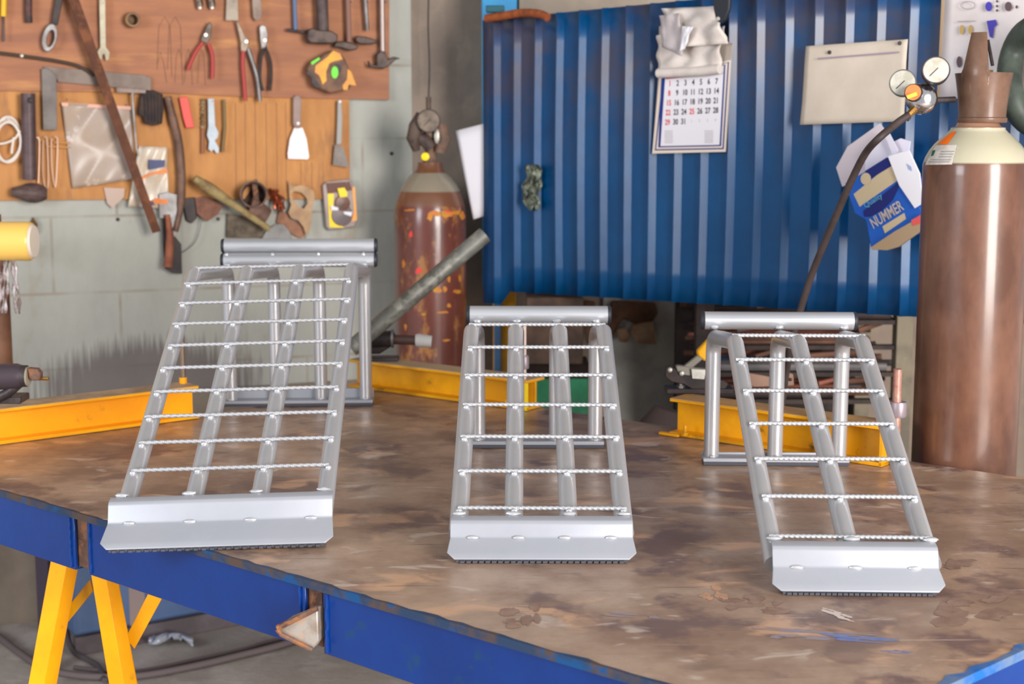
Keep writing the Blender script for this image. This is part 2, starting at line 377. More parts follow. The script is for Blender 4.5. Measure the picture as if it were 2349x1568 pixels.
# blue and white scuffs left on the steel
def smudge(cx, cy, lx, ly, ang, m, seed):
    random.seed(seed); mb = MB()
    for k in range(9):
        ox = random.uniform(-.5, .5)*lx; oy = random.uniform(-.5, .5)*ly; ww = lx*random.uniform(.1, .35); hh = ly*random.uniform(.10, .3)
        pts = []
        for i in range(14):
            a = 2*PI*i/14; q = random.uniform(.6, 1.1); x = cx+(ox+ww*math.cos(a)*q); y = cy+(oy+hh*math.sin(a)*q)+(ox+ww*math.cos(a))*ang
            pts.append(at_z(x, y)+Vector((0, 0, .0003+.00004*k)))
        mb.prism(pts, (0, 0, .00003))
    return mb.build('paint_smudge', m, TBL, smooth=0, fix=False)
SMB = mat('blue_scuff', S(118, 124, 156), .6, c2=S(96, 112, 168), scale=60)
SMB2 = mat('pale_blue_scuff', S(136, 130, 148), .6, c2=S(150, 128, 116), scale=50)
SMW = mat('white_scuff', S(200, 184, 176), .7)
SMR = mat('rusty_scuff', S(186, 140, 112), .7, c2=S(165, 130, 108), scale=40)
smudge(1985, 1468, 150, 14, .08, SMB, 3); smudge(1820, 1463, 130, 12, .02, SMB2, 4); smudge(1850, 1446, 240, 8, .07, SMB2, 5)
smudge(2060, 1495, 60, 6, .05, SMB, 6); smudge(1925, 1409, 90, 14, .25, SMW, 7); smudge(1450, 1412, 110, 8, .08, SMB2, 8)
SMD = mat('dark_stain', S(144, 118, 104), .55, c2=S(128, 100, 86), scale=30)
smudge(1720, 1385, 130, 34, 0, SMD, 11); smudge(1210, 1415, 90, 50, 0, SMD, 12); smudge(2230, 1395, 150, 60, -.1, SMD, 13)
smudge(1640, 1360, 50, 30, 0, SMR, 14); smudge(2180, 1300, 80, 30, 0, SMD, 15)
# grey gusset plate sticking out below the open joint
GUS = mat('ground_steel_gusset', S(164, 156, 148), .45, .5, c2=S(140, 124, 112), scale=25, c3=S(190, 150, 120), s3=18, lo3=.55, hi3=.68)
yg = edge_pt(700).y-.03
gp = [at_y(x, y, yg) for x, y in ((636, 1440), (660, 1420), (728, 1393), (731, 1470), (716, 1489), (700, 1482), (645, 1452))]
g_ = MB().prism(gp, (.006, .02, 0)).build('gusset_plate', GUS, TBL, bevel=.002); tag(g_, 'bare grey steel gusset')
MB().tube([at_y(x, y, yg-.004) for x, y in ((636, 1440), (728, 1394))], .0045, 8).build('gusset_weld', RUST, TBL)
MB().tube([at_y(x, y, yg-.004) for x, y in ((636, 1442), (645, 1454), (716, 1489))], .004, 8).build('gusset_weld', RUST, TBL)

# ------------------------------------------------------------------ ramps
def ramp(label, X, Y, yaw, W, Wr, Wp, n, s0, ds, L1, H, L2, H2, nr, stops, stop_r, stop_len, stop_dx, lip=.084, crz=.030, ph=.024, fl=.012, xoff=0, rear_dx=0, plate_yaw=0):
    T = thing('wheel_ramp', label, 'ramp', (X, Y, TZ+.0012), yaw)
    rr, rg = .0152, .0036
    a = math.atan2(H-.06, L1); tv = (math.cos(a), math.sin(a)); nv = (-math.sin(a), math.cos(a))
    o = (rr+rg)*.93
    base = (L1-nv[0]*o, H-nv[1]*o)                     # rail centre line under the top of the slope
    te = (base[0]+.026)/tv[0]
    xs = [(-.5+i/(nr-1)) for i in range(nr)]
    for q in xs:
        x = q*W; xr = q*Wr+rear_dx
        pts = [(x, base[0]-te*tv[0], base[1]-te*tv[1]), (x, base[0]+.012*tv[0], base[1]+.012*tv[1]), (xr, L2, H2-rr), (xr, L2+.004, .010)]
        P = fillet(pts, .036, 9)
        MB().tube(P, rr, 20).build('rail', SILVER, T, world=False)
    # rungs of twisted rebar, welded to every rail
    ts = [s0+ds*i for i in range(n-1)]
    pos = [(L1+.022, H+.001)]+[(L1-t*tv[0], H-t*tv[1]) for t in ts]
    for k, (y, z) in enumerate(pos):
        mb = MB(); N_ = 170; seg = 8; v = []; tw = random.uniform(-.0015, .0015); ext = random.uniform(0, .006)
        xa = -W/2-.002-ext; xb = W/2+.002+random.uniform(0, .006)
        for i in range(N_+1):
            x = xa+(xb-xa)*i/N_
            for j in range(seg):
                an = 2*PI*j/seg+.55*i
                rad = rg*(1.0+.08*math.cos(2*2*PI*j/seg))
                v.append((x, y+tw*(i/N_-.5)+rad*math.cos(an), z+.4*tw*(i/N_-.5)+rad*math.sin(an)))
        f = [(i*seg+j, i*seg+(j+1) % seg, (i+1)*seg+(j+1) % seg, (i+1)*seg+j) for i in range(N_) for j in range(seg)]
        f += [tuple(range(seg)), tuple(N_*seg+j for j in range(seg))]
        mb.add(v, f)
        for q in xs:
            mb.blob((q*W+random.uniform(-.001, .001), y-.0045, z-.0045), (.0058, .0042, .0052), 8, 6, .07)
        mb.build('rung', GALV, T, world=False)
    # bent approach plate
    cw = Wp/2; prof = [(-lip, .0060), (-.048, crz), (-.046, crz+.004), (-.039, crz+ph-.004), (-.035, crz+ph), (-.020, crz+ph+.004)]
    th = .0032
    def row(y, z, e=0): return [(-cw+e, y, z), (cw-e, y, z)]
    c_ = .012
    v = [(-cw+c_-.004, -lip, .0060), (cw-c_+.004, -lip, .0060), (cw+.004, -lip+c_, .0060+c_*.6), (-cw-.004, -lip+c_, .0060+c_*.6)]
    for (y, z) in prof[1:]: v += [(cw, y, z), (-cw, y, z)]
    f = [(0, 1, 2, 3), (3, 2, 4, 5)]
    for i in range(len(prof)-2): f.append((5+2*i, 4+2*i, 6+2*i, 7+2*i))
    pm = MB().add(v, f); ob = pm.build('approach_plate', PLATE, T, world=False, solid=th, smooth=50)
    m_ = ob.modifiers.new('Bevel', 'BEVEL'); m_.width = .0022; m_.segments = 2; m_.limit_method = 'ANGLE'; m_.angle_limit = math.radians(20)
    for q in xs:
        MB().blob((q*(Wp-.07), -.0505, crz+.0015), (.010, .0035, .0035), 10, 6, .08).build('weld', GALV, T, world=False)
    if True:
        for q in xs: MB().blob((q*W, -.016, crz+ph+.007), (.012, .005, .004), 8, 6, .1).build('weld', GALV, T, world=False)
    # toothed rubber strip under the lip and under the rear bar
    mb = MB(); mb.box((0, -lip+.029, .0022), (Wp-.022, .05, .0044)); nt_ = 26
    for i in range(nt_): mb.box((-Wp/2+.02+(Wp-.04)*i/(nt_-1), -lip+.003, .0018), (.0065, .004, .0036))
    mb.build('rubber_pad', RUBBER, T, world=False)
    # rear foot: angle bar on a rubber strip
    wf = Wr/2+.018; y0 = L2-.020; mb = MB()
    for z0 in (0,): pass
    mb.prism([(-wf+rear_dx, y0, .006), (wf+rear_dx, y0, .006), (wf+rear_dx, y0, .014), (-wf+rear_dx, y0, .014)], (0, .044, 0))
    mb.prism([(-wf+rear_dx, y0+.040, .006), (wf+rear_dx, y0+.040, .006), (wf+rear_dx, y0+.040, .006+fl), (-wf+rear_dx, y0+.040, .006+fl)], (0, .004, 0))
    mb.build('foot_bar', PLATE, T, world=False, bevel=.0015)
    mb = MB().box((rear_dx, y0+.022, .003), (2*wf-.002, .044, .006)); mb.build('foot_pad', RUBBER, T, world=False)
    for q in xs: MB().blob((q*Wr+rear_dx, L2-rr-.002, .0165), (.006, .004, .0035), 8, 6, .1).build('weld', GALV, T, world=False)
    # stop tubes with black end caps
    for (sy, sz) in stops:
        h = stop_len/2; cxr = stop_dx
        MB().tube([(cxr-h, sy, sz), (cxr-h*.5, sy, sz), (cxr+h*.5, sy, sz), (cxr+h, sy, sz)], stop_r, 36, cap=True).build('stop_tube', TUBEM, T, world=False)
        for sd in (-1, 1):
            MB().lathe([(stop_r*.3, .0075), (stop_r*.9, .007), (stop_r*1.03, .004), (stop_r*1.04, 0), (stop_r*.9, -.002)], (cxr+sd*h, sy, sz), (sd, 0, 0), 28).build('end_cap', BLACKP, T, world=False)
    sy, sz = stops[-1]
    for q in xs: MB().blob((q*Wr+rear_dx, sy-stop_r*.80, sz-stop_r*.62), (.009, .005, .005), 8, 6, .1).build('weld', GALV, T, world=False)
    if len(stops) > 1:
        for q in xs: MB().blob((q*Wr+rear_dx, (stops[0][0]+stops[1][0])/2-stop_r*.9, (stops[0][1]+stops[1][1])/2-.003), (.005, .005, .006), 8, 6, .1).build('weld', GALV, T, world=False)
    return T
k_ = 1.2
LRAMP = ramp('largest silver tube ramp with two stacked stop tubes and ten rungs, standing at the left', -.3957*k_, 1.989*k_, .0382, .2741*k_, .272*k_, .3025*k_, 10, .0474*k_, .0654*k_, .5823*k_, .3153*k_, .9758*k_, .285*k_, 4,
     [(.9758*k_+.012, .3225*k_), (.9758*k_-.002, .2945*k_)], .0168, .300*k_, .008, lip=.098, crz=.034, ph=.033, fl=.030)
def settle(T, roll, L2):      # its left front corner hangs over the bench edge, so the front sits a little lower on that side
    for c in T.children:
        for v in c.data.vertices:
            f = max(0., min(1., (L2-v.co.y)/.25)); v.co.z += roll*v.co.x*f
bpy.context.view_layer.update()
settle(LRAMP, .022, .9758*k_)
ramp('middle silver tube ramp with four rails, seven rungs and one stop tube', .0388*k_, 1.9157*k_, -.0069, .2184*k_, .2065*k_, .2385*k_, 7, .0708*k_, .0894*k_, .4933*k_, .2333*k_, .6487*k_, .2163*k_, 4,
     [(.6487*k_-.002, .2335*k_)], .0186, .2405*k_, .004)
ramp('narrow silver tube ramp with only three rails, standing at the right', .4182*k_, 1.781*k_, -.0333, .1905*k_, .212*k_, .2006*k_, 7, .0599*k_, .0799*k_, .422*k_, .2431*k_, .6456*k_, .2255*k_, 3,
     [(.6456*k_-.002, .2405*k_)], .0178, .2445*k_, 0.0, ph=.028)

# ------------------------------------------------------------------ gas cylinders
def bottle_mat(name, base, dark, marks=None, shoulder=None, zs=None, rough=.3):
    m = mat(name, base, rough, 0, c2=dark, scale=8, lo=.4, hi=.62, stretch=(1, 1, .5), bump=.05, bscale=30, coat=.5)
    nt = m.node_tree; N = nt.nodes; L = nt.links; b = N['Principled BSDF']; src = b.inputs['Base Color'].links[0].from_socket
    tc = [n for n in N if n.type == 'TEX_COORD'][0]; sx = N.new('ShaderNodeSeparateXYZ'); L.new(tc.outputs['Object'], sx.inputs[0])
    if marks:
        mp = N.new('ShaderNodeMapping'); mp.inputs['Scale'].default_value = (1, 1, .45); L.new(tc.outputs['Object'], mp.inputs[0])
        for sc, lo, hi, c, off in marks:
            n = N.new('ShaderNodeTexNoise'); n.inputs['Scale'].default_value = sc; n.inputs['Detail'].default_value = 9; n.inputs['Roughness'].default_value = .7
            n.noise_dimensions = '4D'; n.inputs['W'].default_value = off; L.new(mp.outputs[0], n.inputs[0])
            r = N.new('ShaderNodeMapRange'); r.inputs[1].default_value = lo; r.inputs[2].default_value = hi; L.new(n.outputs[0], r.inputs[0])
            mx = N.new('ShaderNodeMix'); mx.data_type = 'RGBA'; mx.inputs[7].default_value = c; L.new(r.outputs[0], mx.inputs[0]); L.new(src, mx.inputs[6]); src = mx.outputs[2]
    for z, c, wob in (zs or []):
        n = N.new('ShaderNodeTexNoise'); n.inputs['Scale'].default_value = 14; L.new(tc.outputs['Object'], n.inputs[0])
        ad = N.new('ShaderNodeMath'); ad.operation = 'MULTIPLY_ADD'; L.new(n.outputs[0], ad.inputs[0]); ad.inputs[1].default_value = wob; L.new(sx.outputs[2], ad.inputs[2])
        r = N.new('ShaderNodeMapRange'); r.inputs[1].default_value = z+wob*.5-.002; r.inputs[2].default_value = z+wob*.5+.002; L.new(ad.outputs[0], r.inputs[0])
        mx = N.new('ShaderNodeMix'); mx.data_type = 'RGBA'; mx.inputs[7].default_value = c; L.new(r.outputs[0], mx.inputs[0]); L.new(src, mx.inputs[6]); src = mx.outputs[2]
    L.new(src, b.inputs['Base Color']); return m

# right, brown bottle with a cream shoulder
YB = 3.0; cb = at_y(2240, 375, YB); BX = cb.x; rB = .1045
zA = cb.z; zN = at_y(2240, 281, YB).z
BC = thing('gas_cylinder', 'tall glossy brown gas cylinder with cream shoulder and flared valve guard, behind the bench', 'gas cylinder', (BX, YB, 0))
zrel = lambda py: at_y(2240, py, YB).z
CREAMP = S(172, 165, 142)
bm_ = bottle_mat('brown_bottle_paint', S(116, 78, 60), S(86, 54, 40), zs=[(zrel(372), CREAMP, .0), (zrel(293), S(150, 112, 90), .004)], rough=.36)
prof = [(.0, .02), (.085, .02), (rB-.004, .03), (rB, .06), (rB, .5), (rB, 1.0), (rB, zrel(400)), (rB, zrel(378)), (.1005, zrel(362)), (.093, zrel(345)), (.083, zrel(330)), (.070, zrel(315)), (.058, zrel(303)), (.053, zrel(297)), (.053, zrel(293)), (.044, zrel(290)), (.040, zrel(282)), (.036, zrel(272))]
MB().lathe([(r, z) for r, z in prof], (BX, YB, 0), seg=64).build('body', bm_, BC, smooth=60)
GU = mat('brown_guard_paint', S(112, 82, 66), .45, c2=S(92, 66, 50), scale=14, coat=.2, bump=.05)
# tulip valve guard: flared collar with a tall slotted tongue
zc0 = zrel(277); zc1 = zrel(168)
gx = at_y(2256, 200, YB).x
def guard():
    seg = 128; th = .005; V = []; F = []; nv = 12
    def top(a):      # a: angle, 0 = +x, -pi/2 = to the camera
        d = (a+2.05+PI) % (2*PI)-PI        # tongue centred left-front
        t = max(0, min(1, (.50-abs(d+.16))/.10))
        return zc1+(zrel(76)-zc1)*t
    for s_ in (0, 1):
        for j in range(nv+1):
            for i in range(seg):
                a = 2*PI*i/seg; tt = j/nv; z = zc0+(top(a)-zc0)*tt
                q = min(1, max(0, (z-zc0)/(zc1-zc0))); r = .0455+.0105*q**1.6
                if z > zc1: r = .056-.016*((z-zc1)/(zrel(72)-zc1))
                r -= th*s_; V.append((gx+r*math.cos(a), YB+r*math.sin(a), z))
    n = seg*(nv+1)
    for s_ in (0, 1):
        for j in range(nv):
            for i in range(seg): F.append((s_*n+j*seg+i, s_*n+j*seg+(i+1) % seg, s_*n+(j+1)*seg+(i+1) % seg, s_*n+(j+1)*seg+i))
    for j in (0, nv):
        for i in range(seg): F.append((j*seg+i, j*seg+(i+1) % seg, n+j*seg+(i+1) % seg, n+j*seg+i))
    return MB().add(V, F)
guard().build('valve_guard', GU, BC, smooth=50)
MB().lathe([(.047, 0), (.0485, .002), (.0485, .009), (.046, .011)], (gx, YB, zc0-.004), seg=48).build('guard_ring', GU, BC)
MB().tube([at_y(2266, 92, YB-.03), at_y(2277, 150, YB-.045)], .0035, 8).build('guard_slot', BLACK, BC)
MB().lathe([(.012, 0), (.016, .004), (.016, .05), (.010, .055), (.010, .085), (.017, .09), (.017, .10)], (gx, YB, zc0), seg=20).build('valve', BRASS, BC)
MB().tube([at_y(2190, 228, YB), at_y(2140, 230, YB-.02)], .006, 12).build('outlet_stem', DSTEEL, BC)
# stickers wrapped on the shoulder
def wrap(pxs, mname, m, lift=.0012, nu=10, nv=5):
    # pxs: four pixel corners on the shoulder (tl, tr, br, bl), projected on the turned surface
    def fn(u, v):
        x = (pxs[0][0]*(1-u)+pxs[1][0]*u)*(1-v)+(pxs[3][0]*(1-u)+pxs[2][0]*u)*v
        y = (pxs[0][1]*(1-u)+pxs[1][1]*u)*(1-v)+(pxs[3][1]*(1-u)+pxs[2][1]*u)*v
        d = ray(x, y); t = 2.7
        for _ in range(400):
            p = CAM+d*t
            z = p.z; r = rB
            for (r0_, z0_), (r1_, z1_) in zip(prof[6:], prof[7:]):
                if min(z0_, z1_) <= z <= max(z0_, z1_): r = r0_+(r1_-r0_)*((z-z0_)/(z1_-z0_+1e-9)); break
            if math.hypot(p.x-BX, p.y-YB) <= r+lift: break
            t += .001
        return CAM+d*(t-.0006)
    return MB().grid(fn, nu, nv).build(mname, m, BC, smooth=60, fix=False)
wrap([(2184, 302), (2194, 301), (2173, 331), (2150, 331)], 'warning_sticker', mat('orange_sticker', S(240, 110, 20), .5))
wrap([(2146, 333), (2195, 332), (2184, 377), (2122, 378)], 'safety_label', mat('label_white', S(205, 196, 186), .5, c2=S(188, 180, 172), scale=60))
wrap([(2139, 345), (2145, 344), (2141, 356), (2135, 358)], 'label_mark', mat('label_green', S(0, 90, 60), .5), .0022, 3, 3)
for k, (y0_, x0_, x1_) in enumerate(((346, 2158, 2190), (352, 2156, 2188), (358, 2154, 2183), (365, 2136, 2182), (370, 2130, 2178))):
    wrap([(x0_, y0_), (x1_, y0_), (x1_-1, y0_+2), (x0_-1, y0_+2)], 'label_print', mat('label_grey', S(150, 145, 145), .6), .0022, 6, 1)

# regulator hanging on its left
RG = thing('gas_regulator', 'gas regulator with two round gauges and an orange knob, left of the brown cylinder', 'regulator', at_y(2115, 225, 2.95))
yR = 2.95
def gauge(px, py, r, tilt, par, face=GLASSY, yy=None, rim=DSTEEL):
    c_ = at_y(px, py, yy or yR); ax = Vector(tilt).normalized()
    g = MB().lathe([(r*.6, -.022), (r*.98, -.020), (r*1.0, 0), (r*.96, .003), (r*.88, .003)], c_, ax, 32).build('gauge', rim, par)
    ch = MB().lathe([(r*.89, .0034), (0.00001, .0038)], c_, ax, 32).build('gauge_face', face, g)
    e = ax.orthogonal().normalized()
    n_ = MB().tube([c_+ax*.0048-e*r*.2, c_+ax*.0048+e*r*.62], .0007, 6).build('needle', BLACK, g)
    return g
gauge(2071, 190, .0265, (-.35, -1, .1), RG, rim=GSTEEL)
gauge(2147, 161, .0272, (-.2, -1, .15), RG, yy=2.93)
c_ = at_y(2116, 226, yR)
MB().lathe([(.012, -.03), (.029, -.022), (.031, -.008), (.029, .002), (.022, .010), (.012, .014), (.0001, .015)], c_, (-.1, -1, .05), 36).build('chrome_bonnet', CHROME, RG)
MB().lathe([(.014, .0), (.017, .003), (.017, .022), (.0158, .026), (.0001, .0262)], at_y(2097, 214, yR-.012), (-.35, -1, .05), 28).build('knob', BLACKP, RG)
q_ = MB().lathe([(.0150, .0268), (.0001, .0272)], at_y(2097, 214, yR-.012), (-.35, -1, .05), 28).build('knob_disc', ORANGE, RG)
MB().box(at_y(2092, 219, yR-.052), (.020, .0015, .007), Matrix.Rotation(-.35, 3, 'Y')).build('knob_mark', BYEL, RG, bevel=.0005)
MB().tube([at_y(2100, 205, yR+.02), at_y(2085, 200, yR+.02), at_y(2072, 192, yR+.018)], .006, 10).build('gauge_stem', BRASS, RG)
MB().tube([at_y(2120, 205, yR+.02), at_y(2140, 180, yR+.015), at_y(2147, 165, yR+.0)], .006, 10).build('gauge_stem', DSTEEL, RG)
MB().tube([at_y(2104, 244, yR+.0), at_y(2092, 256, yR-.005), at_y(2080, 268, yR-.01)], [.007, .008, .0065], 8).build('hose_fitting', BRASS, RG)
MB().tube([at_y(2075, 262, yR-.01), at_y(2086, 275, yR-.01)], .0045, 8).build('hose_clamp', DSTEEL, RG)
hp = [at_y(x, y, d) for x, y, d in ((2084, 264, yR-.01), (2058, 282, 2.93), (2015, 318, 2.9), (1985, 352, 2.95), (1955, 410, 3.0), (1920, 490, 3.05), (1890, 560, 3.1), (1862, 630, 3.15), (1838, 705, 3.18), (1815, 790, 3.2), (1800, 880, 3.25), (1785, 1000, 3.25))]
HOSE = mat('dark_brown_hose', S(66, 54, 52), .55, c2=S(54, 44, 42), scale=20)
tag(MB().tube(catmull(hp, 6), .0075, 12).build('gas_hose', HOSE), 'thin dark hose curving down from the orange-knobbed regulator behind the narrow ramp', 'hose')

# left, rusty red bottle
YC = 4.62; cc = at_y(987, 500, YC); CXB = cc.x; rC = abs(at_y(1068, 700, YC).x-at_y(905, 700, YC).x)/2
zl = lambda py: at_y(987, py, YC).z
LC = thing('gas_cylinder', 'scuffed red-brown gas cylinder with peeling yellow paint, in the corner by the wall', 'gas cylinder', (CXB, YC, 0))
m2 = bottle_mat('rusty_red_bottle', S(108, 58, 48), S(92, 50, 42), marks=[(15, .54, .61, S(150, 100, 56), 0), (8, .66, .69, S(176, 116, 44), 3), (7, .70, .73, S(200, 60, 50), 8)], zs=[(zl(470), S(108, 70, 50), .0), (zl(438), S(132, 122, 106), .0), (zl(396), S(104, 66, 46), .004)], rough=.32)
prof2 = [(.0, .02), (rC*.9, .02), (rC, .05), (rC, .6), (rC, zl(520)), (rC, zl(495)), (rC*.97, zl(470)), (rC*.88, zl(445)), (rC*.74, zl(422)), (rC*.58, zl(405)), (rC*.45, zl(396)), (rC*.36, zl(386)), (rC*.33, zl(372))]
MB().lathe(prof2, (CXB, YC, 0), seg=56).build('body', m2, LC, smooth=60)
# torn yellow label strip along its shoulder
random.seed(21)
PT = mat('peeled_yellow', S(186, 130, 44), .6, c2=S(190, 110, 50), scale=60)
def patch(px, py, wpx, hpx, m, n=11):
    pts = []
    for i in range(n):
        a = 2*PI*i/n; q = random.uniform(.55, 1.15); x = px+wpx*math.cos(a)*q; y = py+hpx*math.sin(a)*q
        d = ray(x, y); t = YC-.3
        A = d.x**2+d.y**2; B = 2*(d.x*(-CXB)+d.y*(-YC)); C_ = CXB**2+YC**2-(rC+.0012)**2
        D = B*B-4*A*C_
        t = (-B-math.sqrt(max(D, 0)))/(2*A); pts.append(CAM+d*t)
    return MB().add(pts, [tuple(range(n))]).build('paint_patch', m, LC, smooth=0, fix=False)
REDP = mat('red_patch', S(214, 66, 60), .6)
for (x, y, a, b, m_) in ((1000, 489, 16, 8, PT), (1024, 492, 18, 9, PT), (1046, 488, 14, 6, PT), (986, 498, 7, 12, PT), (1060, 495, 7, 10, PT), (1028, 485, 7, 3, REDP), (942, 537, 5, 9, REDP), (960, 622, 8, 8, REDP), (1003, 663, 12, 8, PT), (1020, 662, 6, 9, PT), (1048, 668, 9, 6, PT), (1030, 700, 5, 6, PT), (1015, 716, 14, 3, PT), (972, 721, 7, 4, PT), (940, 482, 14, 3, PT), (926, 605, 5, 12, PT), (1030, 640, 4, 9, PT), (930, 750, 3, 9, PT), (1025, 780, 12, 3, PT), (1055, 640, 4, 10, PT)):
    patch(x, y, a, b, m_)
LR = thing('gas_regulator', 'dusty black gas regulator with one round gauge on top of the red-brown cylinder', 'regulator', at_y(985, 330, YC))
BRB = mat('dusty_black', S(62, 50, 48), .6, c2=S(88, 72, 62), scale=30)
MB().lathe([(.017, 0), (.022, .01), (.022, .03), (.014, .04), (.014, .075), (.020, .08), (.020, .11), (.010, .115)], (CXB, YC, zl(376)), seg=20).build('valve_block', mat('dusty_brown_valve', S(120, 92, 76), .6, c2=S(90, 70, 60), scale=30), LR)
gauge(983, 277, .036, (.1, -1, 0), LR, face=mat('dusty_gauge', S(122, 106, 92), .5, c2=S(92, 78, 68), scale=40), yy=YC-.06, rim=BRB)
MB().tube([at_y(968, 262, YC-.03), at_y(955, 290, YC-.03), at_y(948, 318, YC-.03), at_y(955, 345, YC-.02)], [.018, .024, .022, .012], 14).build('body_casting', BRB, LR)
MB().tube([at_y(948, 312, YC-.02), at_y(975, 322, YC-.02), at_y(990, 340, YC-.02)], .020, 14).build('body_casting', BRB, LR)
MB().tube([at_y(983, 222, YC-.04), at_y(983, 250, YC-.04)], .008, 10).build('stem', BRB, LR)
MB().tube([at_y(1010, 285, YC), at_y(1015, 320, YC), at_y(1008, 350, YC)], [.018, .026, .018], 14).build('side_valve', mat('dusty_brown_valve', S(120, 92, 76)), LR)
MB().blob(at_y(1002, 312, YC-.035), (.009, .006, .024)).build('chrome_tip', LSTEEL, LR)
MB().lathe([(.012, 0), (.013, .004), (.012, .012), (.006, .014)], at_y(976, 359, YC-.05), (0, -1, 0), 16).build('yellow_cap', BYEL, LR)
tag(MB().tube(catmull([at_y(x, y, YC+.18) for x, y in ((984, -40), (982, 60), (985, 150), (983, 222))], 4), .0025, 6).build('hanging_wire', BLACK), 'thin dark wire hanging down to the dusty black regulator', 'wire')

# ------------------------------------------------------------------ blue corrugated sheet and things on it
BLS = mat('blue_sheet_paint', S(0, 74, 124), .36, c2=S(0, 60, 106), scale=4, lo=.35, hi=.65, c3=S(66, 66, 86), s3=3.2, lo3=.43, hi3=.58, bump=.05, bscale=20, coat=.05, spec=.35)
SH = SHEET
def limit_patches(m):   # the dusty purple patches only lie on the upper part of the sheet
    nt = m.node_tree; N = nt.nodes; L = nt.links; mixes = [n for n in N if n.type == 'MIX']; mx = mixes[-1]
    src = mx.inputs[0].links[0].from_socket; tc = [n for n in N if n.type == 'TEX_COORD'][0]
    sp = N.new('ShaderNodeSeparateXYZ'); L.new(tc.outputs['Object'], sp.inputs[0])
    r = N.new('ShaderNodeMapRange'); r.inputs[1].default_value = .40; r.inputs[2].default_value = .72; L.new(sp.outputs[2], r.inputs[0])
    mu = N.new('ShaderNodeMath'); mu.operation = 'MULTIPLY'; L.new(src, mu.inputs[0]); L.new(r.outputs[0], mu.inputs[1]); L.new(mu.outputs[0], mx.inputs[0])
limit_patches(BLS)
sA = (SH.at(1108, 302)-SH.p).dot(SH.U); sB = (SH.at(2420, 302)-SH.p).dot(SH.U); PIT = SH.L/16.
def topz(s_):
    # sheet top edge is straight in space
    return zt0+(zt1-zt0)*(s_-st0)/(st1-st0)
def botz(s_): return (-.040 if s_ < .022 else 0)+zb0+(zb1-zb0)*(s_-sb0)/(sb1-sb0)
def sz(px, py):
    p = SH.at(px, py); return (p-SH.p).dot(SH.U), p.z
st0, zt0 = sz(1115, 46); st1, zt1 = sz(1500, 8)
sb0, zb0 = sz(1230, 672); sb1, zb1 = sz(2095, 726)
cols = []
s_ = sA; prof_s = []
k0 = math.floor(sA/PIT)-1
rows = []
for k in range(k0, 24):
    c_ = k*PIT                      # centre of the lit slope of each rib
    for ds_, h in ((-.46, 0), (-.20, 0), (-.12, .015), (-.08, .016), (.07, .0)):
        rows.append((c_+ds_*PIT, h))
rows = [r for r in rows if sA < r[0] < sB]; rows = [(sA, 0)]+rows+[(sB, 0)]
mb = MB(); nz = 10
for (s_, h) in rows:
    for j in range(nz+1):
        z = botz(s_)+(topz(s_)-botz(s_))*j/nz
        bow = .006*math.sin(PI*j/nz)*math.sin(s_*5)
        q = SH.p+SH.U*s_+SH.N*(h+bow); mb.v.append((q.x, q.y, z))
for i in range(len(rows)-1):
    for j in range(nz): a = i*(nz+1)+j; mb.f.append((a, a+nz+1, a+nz+2, a+1))
so = mb.build('corrugated_sheet', BLS, smooth=30, solid=.0015, fix=False)
tag(so, 'large blue corrugated metal sheet hung across the back right of the shop', 'metal sheet')
# post and strip behind its left edge
LB = mat('light_blue_paint', S(60, 165, 215), .5, c2=S(50, 130, 180), scale=4)
DB = mat('grey_blue_paint', S(62, 98, 134), .5, c2=S(50, 80, 112), scale=8)
tag(MB().box((at_y(1146, 302, 4.72).x, 4.81, 1.72), (.11, .22, 1.4)).build('steel_post', LB, bevel=.003), 'light blue steel post showing above the sheet at its left end', 'post')
tag(MB().box((at_y(1141, 750, 4.60).x, 4.60, .52), (.022, .02, 1.0)).build('steel_strip', DB, bevel=.002), 'narrow grey-blue upright strip below the sheet beside the yellow post', 'post')
yp0 = at_y(1164, 675, 4.45)
yp = [at_y(1164, 672, 4.45), at_y(1188, 672, 4.45)]
xa_ = at_y(1129, 800, 4.425).x; xb_ = at_y(1184, 800, 4.425).x
tag(MB().box(((xa_+xb_)/2, 4.66, .51), (xb_-xa_, .08, 1.02)).build('steel_post', YELD, bevel=.003), 'short dark yellow steel post behind the middle ramp, under the blue sheet', 'post')
# concrete lintel above the sheet
bt = mat('pale_render', S(170, 156, 140), .9, c2=S(150, 136, 122), scale=4, bump=.2)
pz = at_y(1190, 42, 4.7).z
tag(MB().box((at_y(1190, 302, 4.7).x+.75, 4.90, pz+.25), (1.5, .20, .62)).build('trim_1', bt, smooth=0, bevel=.004), kind='structure')
# rust coloured bent bar hooked over the sheet top
OR_ = mat('rust_orange_bar', S(156, 82, 42), .8, c2=S(120, 62, 36), scale=30, bump=.2)
tag(MB().tube(catmull([SH.at(x, y, .035) for x, y in ((1116, 42), (1150, 37), (1185, 31), (1215, 30), (1240, 33), (1256, 40))], 5), .0125, 10).build('bent_bar', OR_), 'rust-orange bent bar lying along the top left corner of the blue sheet', 'bar')
tag(MB().box(SH.at(1136, 21, .03), (.055, .03, .02)).build('small_block', mat('teal_block', S(30, 80, 92), .6), bevel=.003), 'small dark teal block on the top left corner of the sheet', 'block')

